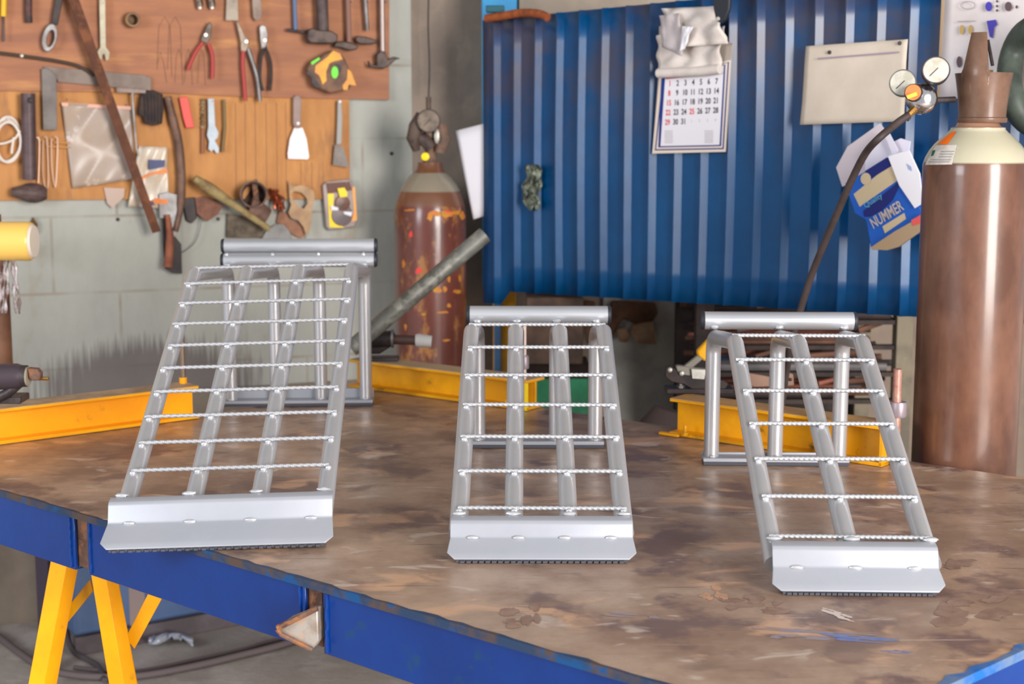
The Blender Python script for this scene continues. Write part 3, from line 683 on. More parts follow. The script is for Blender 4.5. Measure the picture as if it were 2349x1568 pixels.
def flat(pxs, pl, off, th, m, name, parent=None, bevel=0, world=True):
    return MB().prism([pl.at(x, y, off+th) for x, y in pxs], pl.N*-th).build(name, m, parent, bevel=bevel)
def cut(cx, cy, rx, ry, n=16, a0=0, rot=0):
    out = []
    for i in range(n):
        a = a0+2*PI*i/n; x = rx*math.cos(a); y = ry*math.sin(a)
        out.append((cx+x*math.cos(rot)-y*math.sin(rot), cy+x*math.sin(rot)+y*math.cos(rot)))
    return out
OFS = .0165
def wavy(pxs, pl, off, m, name, parent, amp=.003, nu=14, nv=12, fr=3., seed=1, bend=None):
    # a sheet of paper or film over four pixel corners, with gentle creases
    random.seed(seed); ph = [random.uniform(0, 6) for _ in range(6)]
    A, B, C, D = [pl.at(x, y, off) for x, y in pxs]
    def fn(u, v):
        p = (A*(1-u)+B*u)*(1-v)+(D*(1-u)+C*u)*v
        h = amp*(math.sin(fr*u*3+ph[0]+v*2)+.6*math.sin(fr*v*4+ph[1]+u*3)+.4*math.sin(7*u+5*v+ph[2]))
        return p+pl.N*(abs(h)+(bend(u, v) if bend else 0))
    return MB().grid(fn, nu, nv).build(name, m, parent, solid=.0006, smooth=70, fix=False)
# calendar
CAL = thing('paper_calendar', 'paper wall calendar with blue border and torn-back month sheets, hanging on the blue sheet', 'calendar', SH.at(1585, 350, .02))
flat([(1512, 60), (1680, 100), (1676, 140), (1664, 348), (1496, 352), (1510, 180)], SH, OFS+.001, .003, mat('calendar_board', S(170, 156, 146), .8), 'backing_board', CAL)
BBL = mat('calendar_blue', S(28, 52, 130), .7)
flat([(1513, 175), (1677, 137), (1664, 348), (1496, 352)], SH, OFS+.0042, .0004, mat('calendar_cream', S(222, 206, 190), .8), 'border_sheet', CAL)
flat([(1520, 178), (1672, 142), (1660, 342), (1502, 345)], SH, OFS+.0050, .0003, BBL, 'border_line', CAL)
flat([(1523, 178), (1669, 144), (1657, 339), (1505, 342)], SH, OFS+.0056, .0003, mat('calendar_cream', S(222, 206, 190), .8), 'border_sheet', CAL)
flat([(1517, 180), (1664, 148), (1654, 335), (1510, 338)], SH, OFS+.0062, .0003, BBL, 'border_line', CAL)
flat([(1526, 176), (1660, 150), (1650, 332), (1515, 335)], SH, OFS+.0070, .0008, WHITE, 'month_sheet', CAL)
UX = SH.U; UZ = Vector((0, 0, 1))
BLKI = mat('black_ink', S(58, 54, 56), .7); REDI = mat('red_ink', S(222, 70, 66), .7); GRYI = mat('grey_ink', S(176, 168, 172), .8)
mk = MB(); mr = MB(); mg = MB()
d = 1
for r_ in range(5):
    for c_ in range(7):
        xl = 1537-r_*1.4; xr_ = 1644-r_*.7
        px = xl+(xr_-xl)*c_/6.; py = 192+r_*22.2-c_*.9
        p = SH.at(px, py, OFS+.0080)
        if d <= 31:
            (mr if (c_ == 0 or d == 25) else mk).text(str(d), p, UX, UZ, SH.N, .0205, bold=.022, sx=.85)
        else: mg.text(str(d-31), p, UX, UZ, SH.N, .010)
        d += 1
mk.build('date_numbers', BLKI, CAL, smooth=0, fix=False); mr.build('holiday_numbers', REDI, CAL, smooth=0, fix=False)
for px, py, n_ in ((1534, 300, 9), (1626, 300, 9)):
    for i in range(n_):
        p = SH.at(px, py+i*3.4, OFS+.0082); mg.box(p, (.028, .0003, .0014), Matrix.Rotation(math.atan2(UX.y, UX.x), 3, 'Z'))
tag(mg.build('fine_print', GRYI, CAL, smooth=0, fix=False), kind='stuff')
flat([(1527, 177), (1598, 169), (1598, 174), (1527, 182)], SH, OFS+.008, .0002, mat('red_title', S(190, 90, 96), .7), 'title_bar', CAL)
flat([(1620, 168), (1650, 165), (1650, 169), (1620, 172)], SH, OFS+.008, .0002, mat('red_title', S(190, 90, 96), .7), 'title_bar', CAL)
# rolled and folded-back sheets
PAP = mat('crumpled_paper', S(214, 204, 198), .8, c2=S(190, 178, 170), scale=12, lo=.4, hi=.7)
MB().tube([SH.at(x, y, OFS+.022) for x, y in ((1510, 168), (1560, 166), (1610, 163), (1651, 158))], .0125, 14).build('rolled_sheet', PAP, CAL)
wavy([(1514, 82), (1668, 60), (1655, 165), (1510, 172)], SH, OFS+.012, PAP, 'folded_sheet', CAL, .010, 18, 14, 3.2, 5)
wavy([(1524, 20), (1652, 14), (1672, 100), (1532, 112)], SH, OFS+.030, PAP, 'folded_sheet', CAL, .012, 18, 12, 2.6, 9)
wavy([(1516, 36), (1562, 30), (1570, 130), (1520, 108)], SH, OFS+.050, mat('grey_paper', S(176, 166, 168), .8), 'folded_sheet', CAL, .006, 8, 8, 2, 3)
wavy([(1568, 60), (1592, 62), (1572, 112), (1560, 118)], SH, OFS+.058, WHITE, 'folded_sheet', CAL, .004, 5, 6, 2, 6)
# black handle hanging above it
HN = thing('hand_tool', 'black tapered handle with a small hole, hanging over the torn calendar sheets', 'tool', SH.at(1648, 50, .08))
flat([(1634, -30), (1674, -30), (1672, 20), (1662, 46), (1652, 53), (1642, 48), (1636, 20)], SH, OFS+.075, .012, BLACKP, 'grip', HN, bevel=.003)
MB().lathe([(.0055, 0), (.0045, .002), (.0001, .002)], SH.at(1647, 43, OFS+.087), SH.N, 14).build('rivet', LSTEEL, HN)
# manila sheet
MS = thing('paper_sheet', 'yellowed blank paper sheet pinned at the middle of the blue sheet', 'paper', SH.at(1960, 285, .02))
wavy([(1849, 106), (2084, 90), (2074, 278), (1837, 286)], SH, OFS+.002, CREAM, 'sheet', MS, .0022, 20, 14, 1.6, 11)
flat([(1875, 133), (2062, 118), (2062, 121), (1875, 136)], SH, OFS+.009, .0003, mat('violet_ink', S(146, 130, 150), .8), 'ruled_line', MS)
for x, y in ((1903, 120), (2064, 99)): MB().lathe([(.005, 0), (.004, .003), (.0001, .0035)], SH.at(x, y, OFS+.006), SH.N, 12).build('pin', DSTEEL, MS)
# white paper hanging off the left end
WP_ = wavy([(1046, 300), (1117, 282), (1119, 492), (1086, 503)], Plane(at_y(1046, 302, 4.62), at_y(1119, 302, 4.56)), 0, WHITE, 'paper_sheet', None, .0012, 8, 8, 1, 2)
tag(WP_, 'plain white paper hanging beside the left edge of the blue sheet', 'paper')
# dried rag on a rib
random.seed(5)
RAG = mat('grey_green_rag', S(112, 118, 104), .9, c2=S(50, 50, 44), scale=40, lo=.45, hi=.55, c3=S(160, 168, 150), s3=30)
mb = MB()
def rfn(u, v):
    wdt = 14+6*math.sin(v*PI)+3*math.sin(v*17)
    x = 1221+(u-.5)*2*wdt+4*math.sin(v*7); y = 378+v*100+6*math.sin(u*9)*v
    return SH.at(x, y, .024+.012*math.sin(u*PI)+.006*math.sin(u*14+v*9)+.004*math.sin(v*31))
tag(MB().grid(rfn, 12, 26).build('rag', RAG, solid=.003, fix=False), 'crumpled grey-green rag stuck to the blue sheet near its left end', 'rag')
# open carton nailed to the sheet, holding papers
BXT = thing('cardboard_carton', 'torn blue and white cardboard carton tilted on the blue sheet, stuffed with papers', 'carton', SH.at(2030, 560, .02))
CB = mat('carton_blue', S(10, 76, 168), .55, c2=S(20, 88, 180), scale=6); CN = mat('carton_navy', S(10, 24, 100), .55); CT = mat('carton_beige', S(190, 170, 138), .6); CBR = mat('raw_cardboard', S(168, 142, 112), .8)
NF = .085
flat([(1938, 420), (2044, 358), (2112, 480), (2124, 520), (1997, 566), (1986, 505), (1960, 490)], SH, .018, NF-.004, CB, 'carton_body', BXT, bevel=.002)
flat([(1958, 445), (2044, 375), (2064, 410), (1972, 474)], SH, .014+NF, .0006, CT, 'printed_band', BXT)
flat([(1984, 392), (2034, 361), (2046, 380), (1997, 410)], SH, .0142+NF, .0008, CN, 'printed_panel', BXT)
MB().lathe([(.014, 0), (.0001, .0003)], SH.at(1986, 410, .0155+NF), SH.N, 20).build('printed_emblem', CT, BXT)
flat([(1980, 484), (2064, 414), (2060, 432), (2048, 458), (2024, 482), (1996, 497), (1982, 497)], SH, .0142+NF, .0008, CN, 'printed_crescent', BXT)
flat([(2024, 519), (2074, 488), (2078, 502), (2030, 535)], SH, .0142+NF, .0008, CT, 'printed_label', BXT)
tU = (SH.at(2072, 470, 0)-SH.at(1994, 520, 0)).normalized(); tV = SH.N.cross(tU) if SH.N.cross(tU).z > 0 else tU.cross(SH.N)
LTX = mat('print_grey', S(178, 166, 162), .6)
MB().text('NUMMER', SH.at(2034, 493, .0156+NF), tU, tV, SH.N, .036, bold=.02, sx=.62).build('printed_word', LTX, BXT, smooth=0, fix=False)
MB().text('Quality', SH.at(2003, 460, .0162+NF), tU, tV, SH.N, .018, bold=.01).build('printed_script', mat('print_cyan', S(90, 150, 180), .6), BXT, smooth=0, fix=False)
flat([(2036, 358), (2062, 350), (2086, 345), (2110, 398), (2117, 465), (2098, 478), (2062, 425)], SH, .016+NF, .003, WHITE, 'side_flap', BXT, bevel=.001)
flat([(2080, 375), (2090, 382), (2092, 392), (2084, 388)], SH, .0195+NF, .0005, mat('flap_print', S(150, 165, 205), .7), 'flap_print', BXT)
flat([(1998, 566), (2052, 530), (2120, 492), (2124, 520), (2060, 566), (2034, 574), (2000, 572)], SH, .012+NF, .010, CBR, 'bottom_flap', BXT, bevel=.001)
flat([(2090, 505), (2116, 490), (2118, 510), (2094, 518)], SH, .0225+NF, .0006, mat('flap_red', S(214, 84, 80), .6), 'red_tape', BXT)
LAV = mat('lilac_white_paper', S(210, 204, 218), .8)
for i, (pp, o_) in enumerate((([(1918, 384), (1944, 336), (2018, 283), (2028, 296), (1990, 400), (1932, 428)], .055), ([(1985, 350), (2032, 305), (2052, 352), (2034, 362), (1984, 392)], .07), ([(2030, 310), (2040, 306), (2060, 345), (2050, 362)], .08), ([(2050, 325), (2066, 317), (2088, 324), (2084, 350), (2060, 355)], .06))):
    q = flat(pp, SH, o_, .003, LAV if i else mat('grey_white_paper', S(196, 184, 190), .8), 'paper', None)
    tag(q, ['large pale sheet sticking out on the left of the tilted carton', 'folded sheet leaning behind the hose in the tilted carton', 'narrow folded paper strip at the middle of the tilted carton', 'short crumpled paper at the upper right of the tilted carton'][i], 'paper', 'papers in the carton')
# poster at the far right
PO = thing('product_poster', 'white poster with small tool pictures behind the valve guard of the brown cylinder', 'poster', SH.at(2260, 220, .03))
POP = mat('poster_white', S(214, 206, 208), .5, c2=S(196, 184, 180), scale=3)
wavy([(2166, -30), (2400, -30), (2400, 215), (2152, 228)], SH, .022, POP, 'sheet', PO, .001, 10, 8, 1, 3)
flat([(2161, -30), (2167, -30), (2153, 232), (2149, 229)], SH, .018, .006, CBR, 'edge_strip', PO)
PB = mat('poster_purple', S(68, 58, 160), .5); PD = mat('poster_dark', S(90, 70, 78), .6); PY_ = mat('poster_ochre', S(180, 150, 90), .6); PG = mat('poster_grey', S(160, 152, 156), .6)
flat([(2263, 48), (2284, 45), (2288, 56), (2281, 62), (2277, 88), (2270, 84), (2266, 62)], SH, .0285, .0005, PB, 'picture', PO)
flat(cut(2268, 15, 8, 11), SH, .0285, .0005, PB, 'picture', PO); flat(cut(2313, 15, 8, 11), SH, .0285, .0005, PD, 'picture', PO)
for y in (3, 14, 24): flat(cut(2287, y, 3, 3, 8), SH, .0285, .0005, PD, 'picture', PO)
flat(cut(2332, 16, 3, 4, 8), SH, .0285, .0005, PD, 'picture', PO)
flat(cut(2206, 68, 5, 11), SH, .0285, .0005, PY_, 'picture', PO); flat(cut(2226, 68, 5, 11), SH, .0285, .0005, PY_, 'picture', PO)
flat(cut(2200, 142, 6, 13), SH, .0285, .0005, PD, 'picture', PO)
MB().ring([SH.at(x, y, .0288) for x, y in cut(2220, 12, 17, 10, 20)], [SH.at(x, y, .0288) for x, y in cut(2220, 12, 15, 8, 20)], SH.N*.0004).build('picture', PG, PO)
flat([(2196, 48), (2236, 47), (2236, 49), (2196, 50)], SH, .0285, .0004, PG, 'ruled_line', PO)
# coiled dark hose at the very edge
CO = mat('dark_green_rubber', S(52, 58, 52), .5, c2=S(76, 84, 76), scale=10)
mb = MB()
cp = [SH.at(2385+70*math.cos(a)*1.0, 175+115*math.sin(a), .10+.02*math.sin(3*a)) for a in [2*PI*i/40 for i in range(40)]]
tag(MB().tube(cp, .026, 16, closed=True).build('rubber_hose_coil', CO), 'thick dark green rubber hose coil at the upper right edge behind the brown cylinder', 'hose')

# ------------------------------------------------------------------ tool board on the left wall
WB1 = mat('upper_board_ply', S(168, 114, 82), .75, c2=S(146, 98, 76), scale=4, lo=.35, hi=.65, stretch=(1, 1, 6), c3=S(192, 138, 88), s3=3, lo3=.58, hi3=.75, bump=.03, bscale=60)
WB2 = mat('lower_board_ply', S(190, 134, 80), .75, c2=S(168, 114, 68), scale=4, lo=.35, hi=.65, stretch=(3.5, 3.5, 1), c3=S(140, 100, 70), s3=5, lo3=.56, hi3=.72, bump=.03, bscale=60)
TB = thing('tool_board', 'brown plywood tool board in two overlapping panels on the left block wall', 'tool board', WALL.at(450, 457, .01))
flat([(-260, 200), (-260, 463), (300, 457), (803, 457), (801, 200)], WALL, .002, .010, WB2, 'lower_panel', TB, bevel=.001)
flat([(-260, -120), (-260, 205), (350, 212), (560, 222), (760, 226), (893, 229), (893, -120)], WALL, .0125, .010, WB1, 'upper_panel', TB, bevel=.001)
B0 = .0235    # front of the upper panel
def hang(name, label, cat, px, py, group=None): return thing(name, label, cat, WALL.at(px, py, .03), 0, group)
NAILM = mat('nail_steel', S(120, 112, 104), .5, .5)
def nail(px, py, base=.012, ln=.045):
    p = WALL.at(px, py, base-.004); MB().tube([p, p+WALL.N*ln], .0018, 6).build('nail', NAILM, TB)
def line(pxs, off, r, m, name, parent=None, seg=8, n=0, closed=False):
    P = [WALL.at(x, y, off) for x, y in pxs]
    if n: P = catmull(P, n)
    return MB().tube(P, r, seg, closed=closed).build(name, m, parent)
# pencilled tool outlines on the boards
INK = mat('pencil_line', S(124, 92, 80), .9)
def ink(pxs, off): return line(pxs, off, .0007, INK, 'drawn_outline', TB, 4)
for x in (378, 402):
    ink([(x-18, 160), (x-14, 60), (x, 38), (x+12, 60), (x+16, 175)], B0)
ink([(360, 150), (368, 120), (376, 148), (382, 190)], B0)
for x in (410, 432, 462): ink([(x-9, 190), (x-6, 130), (x, 112), (x+6, 132), (x+9, 195)], B0)
for x in (540, 562, 585, 610, 634, 655): ink([(x, 235), (x+2, 440)], .0125)
for x in (690, 715, 740): ink([(x, 372), (x+1, 440)], .0125)
T0 = .042     # tools stand a little off the board, on nails
def two(name, label, cat, parts, anchor, off=T0, base=B0, group=None):
    t = hang(name, label, cat, anchor[0], anchor[1], group)
    for pn, px, m, th, o in parts: flat(px, WALL, off+o, th, m, pn, t, bevel=min(.0015, th*.3))
    nail(anchor[0], anchor[1], base-.004, off-base+.022)
    return t
# --- top row
t = hang('screwdriver', 'screwdriver with a yellow handle at the top left corner of the tool board', 'screwdriver', 8, 40)
line([(10, -40), (9, 0), (8, 38)], T0, .0085, mat('yellow_handle', S(216, 170, 30), .4), 'handle', t, 12); line([(8, 38), (9, 95)], T0, .003, DSTEEL, 'shaft', t)
t = hang('file', 'short dark file hanging point down beside the yellow-handled screwdriver', 'file', 66, 55)
line([(65, -40), (65, 30), (66, 52)], T0, .011, mat('dark_red_handle', S(92, 62, 58), .6, c2=S(60, 46, 46), scale=30), 'handle', t, 10)
t = hang('ring_spanner', 'heavy dark spanner with a big round ring end, hanging at the upper left', 'spanner', 105, 95)
MB().ring([WALL.at(x, y, T0+.012) for x, y in cut(114, 86, 17, 33, 28, 0, .22)], [WALL.at(x, y, T0+.012) for x, y in cut(116, 88, 8, 19, 28, 0, .22)], WALL.N*-.012).build('ring', GSTEEL, t, bevel=.002)
flat([(131, -40), (152, -40), (133, 58), (118, 54)], WALL, T0, .009, BLACK, 'shank', t, bevel=.002)
t = hang('open_end_spanner', 'long pale open-end spanner hanging in the top row beside the brown bar', 'spanner', 235, 130)
flat([(227, -40), (241, -40), (243, 108), (252, 120), (250, 136), (243, 140), (240, 124), (236, 124), (233, 137), (224, 133), (224, 118), (230, 108)], WALL, T0, .007, mat('bone_steel', S(196, 188, 164), .5, c2=S(176, 164, 140), scale=30), 'body', t, bevel=.0015); nail(234, 10, B0-.004, .035)
t = hang('pipe_ring', 'small brown pipe ring hanging alone on the upper board', 'ring', 298, 46)
c_ = WALL.at(302, 46, B0+.02)
MB().lathe([(.0215, -.018), (.0225, -.016), (.0225, .016), (.021, .018), (.016, .018), (.0155, .016), (.0155, -.016), (.016, -.018), (.0215, -.018)], c_, WALL.N+Vector((.12, 0, 0)), 28).build('ring', mat('ochre_brass', S(136, 100, 62), .5, c2=S(110, 78, 52), scale=30), t); nail(302, 32, B0-.004, .03)
for k, (x, lab) in enumerate(((456, 'small pale hose fitting at the top of the board, left one of two'), (484, 'small pale hose fitting at the top of the board, right one of two'))):
    t = hang('hose_fitting', lab, 'fitting', x, 10, 'hose fittings at the top of the board')
    line([(x-2, -25), (x, -2), (x+3, 16)], T0, .011, mat('grey_brown_metal', S(128, 112, 98), .4, .3, c2=S(80, 66, 58), scale=40), 'body', t, 12)
    line([(x, 14), (x+4, 20)], T0, .007, WSTEEL, 'nozzle', t, 10)
# pliers
def pliers(label, pivot, jaws, hA, hB, mA, mB, mj, off=T0, r=.0062, jb=(.6, 1)):
    t = hang('pliers', label, 'pliers', pivot[0], pivot[1])
    flat(jaws, WALL, off, .010, mj, 'jaws', t, bevel=.002)
    P = [WALL.at(x, y, off+.006) for x, y in hA]; MB().tube(catmull(P, 5), r, 10).build('grip', mA, t)
    P = [WALL.at(x, y, off+.006) for x, y in hB]; MB().tube(catmull(P, 5), r, 10).build('grip', mB, t)
    MB().lathe([(.006, 0), (.005, .002), (.0001, .0025)], WALL.at(pivot[0], pivot[1], off+.010), WALL.N, 14).build('pivot', WSTEEL, t)
    nail(pivot[0]+1, pivot[1]+14, B0-.004, .028); return t
pliers('side cutters with spread red handles hanging on the upper board', (472, 80), [(481, 50), (487, 56), (484, 84), (476, 100), (465, 96), (461, 92), (466, 78), (474, 60)], [(465, 97), (450, 118), (439, 140), (431, 160)], [(478, 100), (486, 122), (488, 150), (487, 180)], REDG, REDG, mat('plier_steel', S(104, 92, 82), .5, .4, c2=S(76, 66, 58), scale=30))
pliers('long pump pliers, one red and one bare grey handle, closed and hanging down', (565, 95), [(541, 48), (548, 50), (562, 82), (572, 88), (570, 108), (562, 122), (553, 118), (551, 92)], [(558, 116), (557, 150), (560, 190), (563, 232)], [(569, 112), (580, 145), (590, 180), (596, 232)], REDG, GSTEEL, mat('plier_steel2', S(138, 122, 108), .5, .4, c2=S(110, 92, 78), scale=30))
pliers('dark bare combination pliers beside the red pump pliers', (608, 92), [(595, 62), (600, 56), (610, 60), (615, 80), (613, 100), (606, 114), (600, 112), (597, 92)], [(604, 108), (598, 140), (596, 180), (603, 208)], [(608, 108), (620, 140), (622, 175), (619, 208)], BLACK, BLACK, GSTEEL, r=.0048)
two('scraper', 'broad pale scraper blade hanging from the top edge, above the pump pliers', 'scraper', [('blade', [(521, -40), (545, -40), (547, 47), (518, 47)], mat('stone_grey', S(168, 154, 138), .6, c2=S(150, 136, 122), scale=20), .006, 0)], (532, 5))
two('flat_tool', 'rounded grey-brown handle end hanging above the combination pliers', 'tool', [('body', [(576, -40), (594, -40), (602, 30), (598, 44), (588, 48), (581, 40)], mat('stone_brown', S(150, 132, 120), .6, c2=S(130, 110, 98), scale=20), .008, 0)], (590, 36))
t = hang('tee_key', 'thin blue tee-handled key hanging upside down near the sledgehammer', 'key', 677, 70)
line([(674, -40), (678, 68)], T0+.004, .0065, mat('dusty_blue', S(88, 108, 142), .5), 'shaft', t, 10); line([(658, 68), (698, 74)], T0+.004, .0048, DSTEEL, 'crossbar', t, 10); nail(674, 5, B0-.004, .03)
# hammers hang head down
def hammer(name, label, hpx, hr, mh, head, hth, off=T0):
    t = hang(name, label, 'hammer', hpx[-1][0], hpx[-1][1])
    line(hpx, off+hth*.5, hr, mh, 'handle', t, 12)
    flat(head, WALL, off, hth, mat('hammer_iron', S(88, 74, 68), .55, .4, c2=S(62, 52, 50), scale=30), 'head', t, bevel=.004)
    nail(hpx[0][0]+4, 6, B0-.004, .04); return t
hammer('sledgehammer', 'biggest hammer on the board, thick dark handle and heavy block head', [(737, -40), (741, 70)], .019, mat('dark_handle', S(72, 58, 60), .6, c2=S(90, 76, 72), scale=20), [(706, 68), (716, 64), (728, 68), (760, 70), (776, 80), (774, 96), (762, 100), (735, 100), (712, 99), (705, 90)], .040)
hammer('hammer', 'hammer with a thin rosy wooden handle, right of the sledgehammer', [(797, -40), (801, 96)], .0085, mat('rosy_handle', S(132, 96, 84), .6), [(770, 96), (784, 94), (808, 98), (824, 106), (818, 114), (800, 116), (785, 110), (766, 108)], .022)
hammer('chipping_hammer', 'chipping hammer with a slim grey handle and pointed head', [(835, -40), (843, 70)], .0065, GSTEEL, [(818, 82), (840, 84), (868, 93), (866, 99), (842, 102), (822, 100), (816, 92)], .018)
hammer('claw_hammer', 'claw hammer with a bare bright tube handle at the right edge of the board', [(876, -40), (878, 122)], .0088, mat('bare_tube', S(150, 134, 128), .35, .5), [(846, 138), (852, 148), (866, 150), (864, 126), (874, 116), (884, 118), (890, 136), (905, 130), (920, 134), (908, 137), (892, 152), (880, 158), (848, 154)], .022)
# tape measure
t = hang('tape_measure', 'yellow and black tape measure with green marks, hanging right of the pliers', 'tape measure', 768, 200)
YTM = mat('worn_yellow_case', S(226, 160, 40), .5, c2=S(205, 140, 60), scale=30)
BRT = mat('scuffed_brown', S(120, 86, 66), .6, c2=S(92, 66, 54), scale=30)
flat([(704, 158), (714, 140), (762, 114), (780, 120), (792, 135), (812, 180), (802, 205), (760, 215), (722, 200), (716, 178), (706, 168)], WALL, T0, .034, BRT, 'case', t, bevel=.006)
flat([(724, 150), (752, 130), (764, 116), (780, 122), (786, 136), (768, 140), (756, 145), (748, 165), (749, 185), (740, 194), (736, 180), (731, 172), (722, 166)], WALL, T0+.0345, .002, YTM, 'cover', t)
flat([(798, 158), (806, 165), (817, 196), (800, 194), (797, 206), (788, 206), (786, 196), (796, 182)], WALL, T0+.0345, .002, YTM, 'cover', t)
GRN = mat('lime_green', S(110, 215, 60), .5)
flat(cut(768, 166, 8, 14), WALL, T0+.0368, .0015, GRN, 'green_disc', t); flat(cut(775, 158, 8, 12), WALL, T0+.0362, .0012, BLACK, 'hub', t)
flat([(713, 143), (732, 131), (734, 136), (716, 149)], WALL, T0+.036, .001, GRN, 'green_mark', t)
flat([(704, 164), (716, 168), (722, 180), (738, 200), (724, 200), (716, 190), (714, 176), (703, 168)], WALL, T0+.030, .006, BLACK, 'bumper', t)
nail(766, 120, B0-.004, .03)
# --- long things across the left part
LBAR = mat('rust_red_bar', S(98, 56, 34), .7, c2=S(80, 44, 28), scale=12, c3=S(118, 70, 42), s3=20)
bar = MB().prism([WALL.at(x, y, .085) for x, y in ((140, -45), (166, -45), (369, 530), (350, 535))], WALL.N*-.006)
tag(bar.build('flat_bar', LBAR, bevel=.001), 'long rust-brown flat bar hanging diagonally across the left of the tool board', 'bar')
t = hang('steel_rod', 'thin dark rod hanging nearly level across the left of the board', 'rod', 105, 140)
line([(-120, 112), (0, 122), (60, 130), (130, 140), (180, 152), (214, 173)], .035, .0055, mat('dark_rod', S(72, 56, 46), .6), 'rod', t, 8, 4); nail(49, 127, B0-.004, .02)
MB().lathe([(.006, 0), (.004, .004), (.0001, .005)], WALL.at(50, 128, .040), WALL.N, 10).build('clip', LSTEEL, t)
t = hang('try_square', 'large grey steel try square with a long level blade, left on the board', 'square', 115, 230)
SQ = mat('try_square_steel', S(118, 104, 96), .55, .3, c2=S(100, 86, 78), scale=14)
flat([(98, 152), (330, 172), (347, 178), (346, 208), (330, 206), (133, 188), (128, 176)], WALL, .030, .004, SQ, 'blade', t, bevel=.0008)
flat([(95, 158), (106, 155), (118, 162), (130, 176), (131, 298), (99, 298)], WALL, .026, .014, mat('stock_steel', S(110, 102, 98), .55, .3, c2=S(94, 86, 82), scale=18), 'stock', t, bevel=.001)
two('angle_bracket', 'small brown angle bracket clipped under the right end of the try square', 'bracket', [('plate', [(266, 200), (335, 206), (334, 214), (268, 212)], mat('brown_grey', S(132, 112, 102), .6, c2=S(150, 130, 122), scale=30), .005, .002)], (300, 206), base=.012)
t = hang('thin_rod', 'thin grey rod hanging vertically in front of the plastic bag', 'rod', 306, 290)
line([(303, 212), (308, 280), (313, 340), (318, 358)], .045, .0032, GSTEEL, 'rod', t, 8); nail(303, 215, .008, .045)
t = hang('wire_brush', 'black ribbed block hanging between the thin rod and the curved brown bar', 'brush', 347, 245)
flat([(330, 210), (352, 206), (374, 216), (376, 250), (372, 284), (352, 288), (334, 284), (329, 268), (318, 262), (322, 222)], WALL, .022, .026, mat('black_block', S(44, 34, 34), .7, c2=S(66, 48, 40), scale=30, bump=.3), 'block', t, bevel=.003)
for i in range(6): line([(330+i*8, 214), (333+i*7.2, 282)], .049, .0022, BLACK, 'rib', t, 6)
t = hang('curved_bar', 'curved brown forged bar hanging from the seam of the two panels', 'bar', 400, 330)
P = [WALL.at(x, y, .035) for x, y in ((384, 222), (396, 270), (408, 320), (414, 370), (416, 420), (413, 480), (402, 530))]
MB().tube(catmull(P, 5), [.012]*5+[.0135]*20+[.010]*6, 12, squash=1).build('bar', mat('brown_iron', S(116, 88, 74), .6, .2, c2=S(90, 66, 56), scale=20), t); nail(385, 228, .008, .045)
t = two('red_clip', 'small bright red plastic clip hanging at the panel seam', 'clip', [('body', [(411, 224), (430, 221), (434, 235), (440, 268), (446, 292), (427, 294), (420, 270)], RED, .010, 0)], (424, 232), off=.020, base=.012)
t = hang('drill_bit', 'fluted pale drill bit hanging left of the light blue spanner', 'drill bit', 465, 260)
mb = MB(); pts = [WALL.at(465+.3*math.sin(i*1.2), 226+i*3.2, .024) for i in range(22)]
mb.tube(pts, [.0062+.0022*math.sin(i*1.9) for i in range(22)], 8); mb.build('flutes', mat('bit_steel', S(170, 150, 118), .4, .4, c2=S(110, 86, 62), scale=60), t)
line([(465, 294), (465, 352)], .024, .006, mat('bit_brown', S(140, 92, 64), .6), 'shank', t, 10); nail(465, 228, .008, .02)
two('open_end_spanner', 'light blue grey open-end spanner hanging on the lower panel', 'spanner', [('body', [(477, 226), (491, 226), (494, 288), (502, 304), (500, 316), (493, 322), (503, 340), (502, 350), (497, 352), (490, 342), (486, 348), (478, 342), (480, 324), (475, 310), (478, 290)], mat('powder_blue_steel', S(182, 190, 198), .5, c2=S(168, 176, 182), scale=20), .007, 0)], (484, 232), off=.028, base=.012)
t = hang('thin_bar', 'narrow olive bar hanging right of the light blue spanner', 'bar', 515, 290)
line([(514, 228), (516, 290), (511, 348)], .030, .0052, mat('olive_bar', S(122, 98, 62), .6), 'bar', t, 8); nail(514, 232, .008, .03)
t = hang('putty_knife', 'putty knife with a bright white-silver blade, hanging below the pliers', 'putty knife', 684, 290)
flat([(673, 224), (680, 218), (688, 220), (692, 230), (690, 290), (688, 294), (678, 294), (673, 285)], WALL, .030, .012, mat('mauve_grey_handle', S(150, 128, 120), .6, c2=S(134, 112, 104), scale=20), 'handle', t, bevel=.002)
flat([(675, 293), (694, 293), (703, 318), (709, 360), (706, 365), (661, 364), (660, 352), (665, 318)], WALL, .034, .0015, mat('bright_blade', S(236, 226, 226), .35, c2=S(216, 200, 198), scale=14, c3=S(150, 90, 80), s3=7, lo3=.7, hi3=.74), 'blade', t)
MB().lathe([(.0055, 0), (.005, .002), (.0001, .003)], WALL.at(684, 283, .042), WALL.N, 14).build('rivet', WHITE, t); nail(683, 231, .008, .04)
t = hang('paint_scraper', 'grey metal scraper with a flared blade, near the right edge of the lower panel', 'scraper', 780, 300)
flat([(775, 230), (783, 230), (786, 270), (784, 330), (772, 332), (774, 280)], WALL, .030, .009, mat('grey_handle', S(150, 146, 142), .5), 'handle', t, bevel=.002)
flat([(768, 332), (786, 334), (790, 346), (797, 372), (800, 384), (764, 378), (766, 352)], WALL, .032, .003, mat('dull_blade', S(128, 118, 110), .5, c2=S(112, 100, 94), scale=16), 'blade', t)
MB().lathe([(.0045, 0), (.004, .002), (.0001, .003)], WALL.at(780, 233, .039), WALL.N, 12).build('rivet', WHITE, t); nail(779, 240, .008, .03)
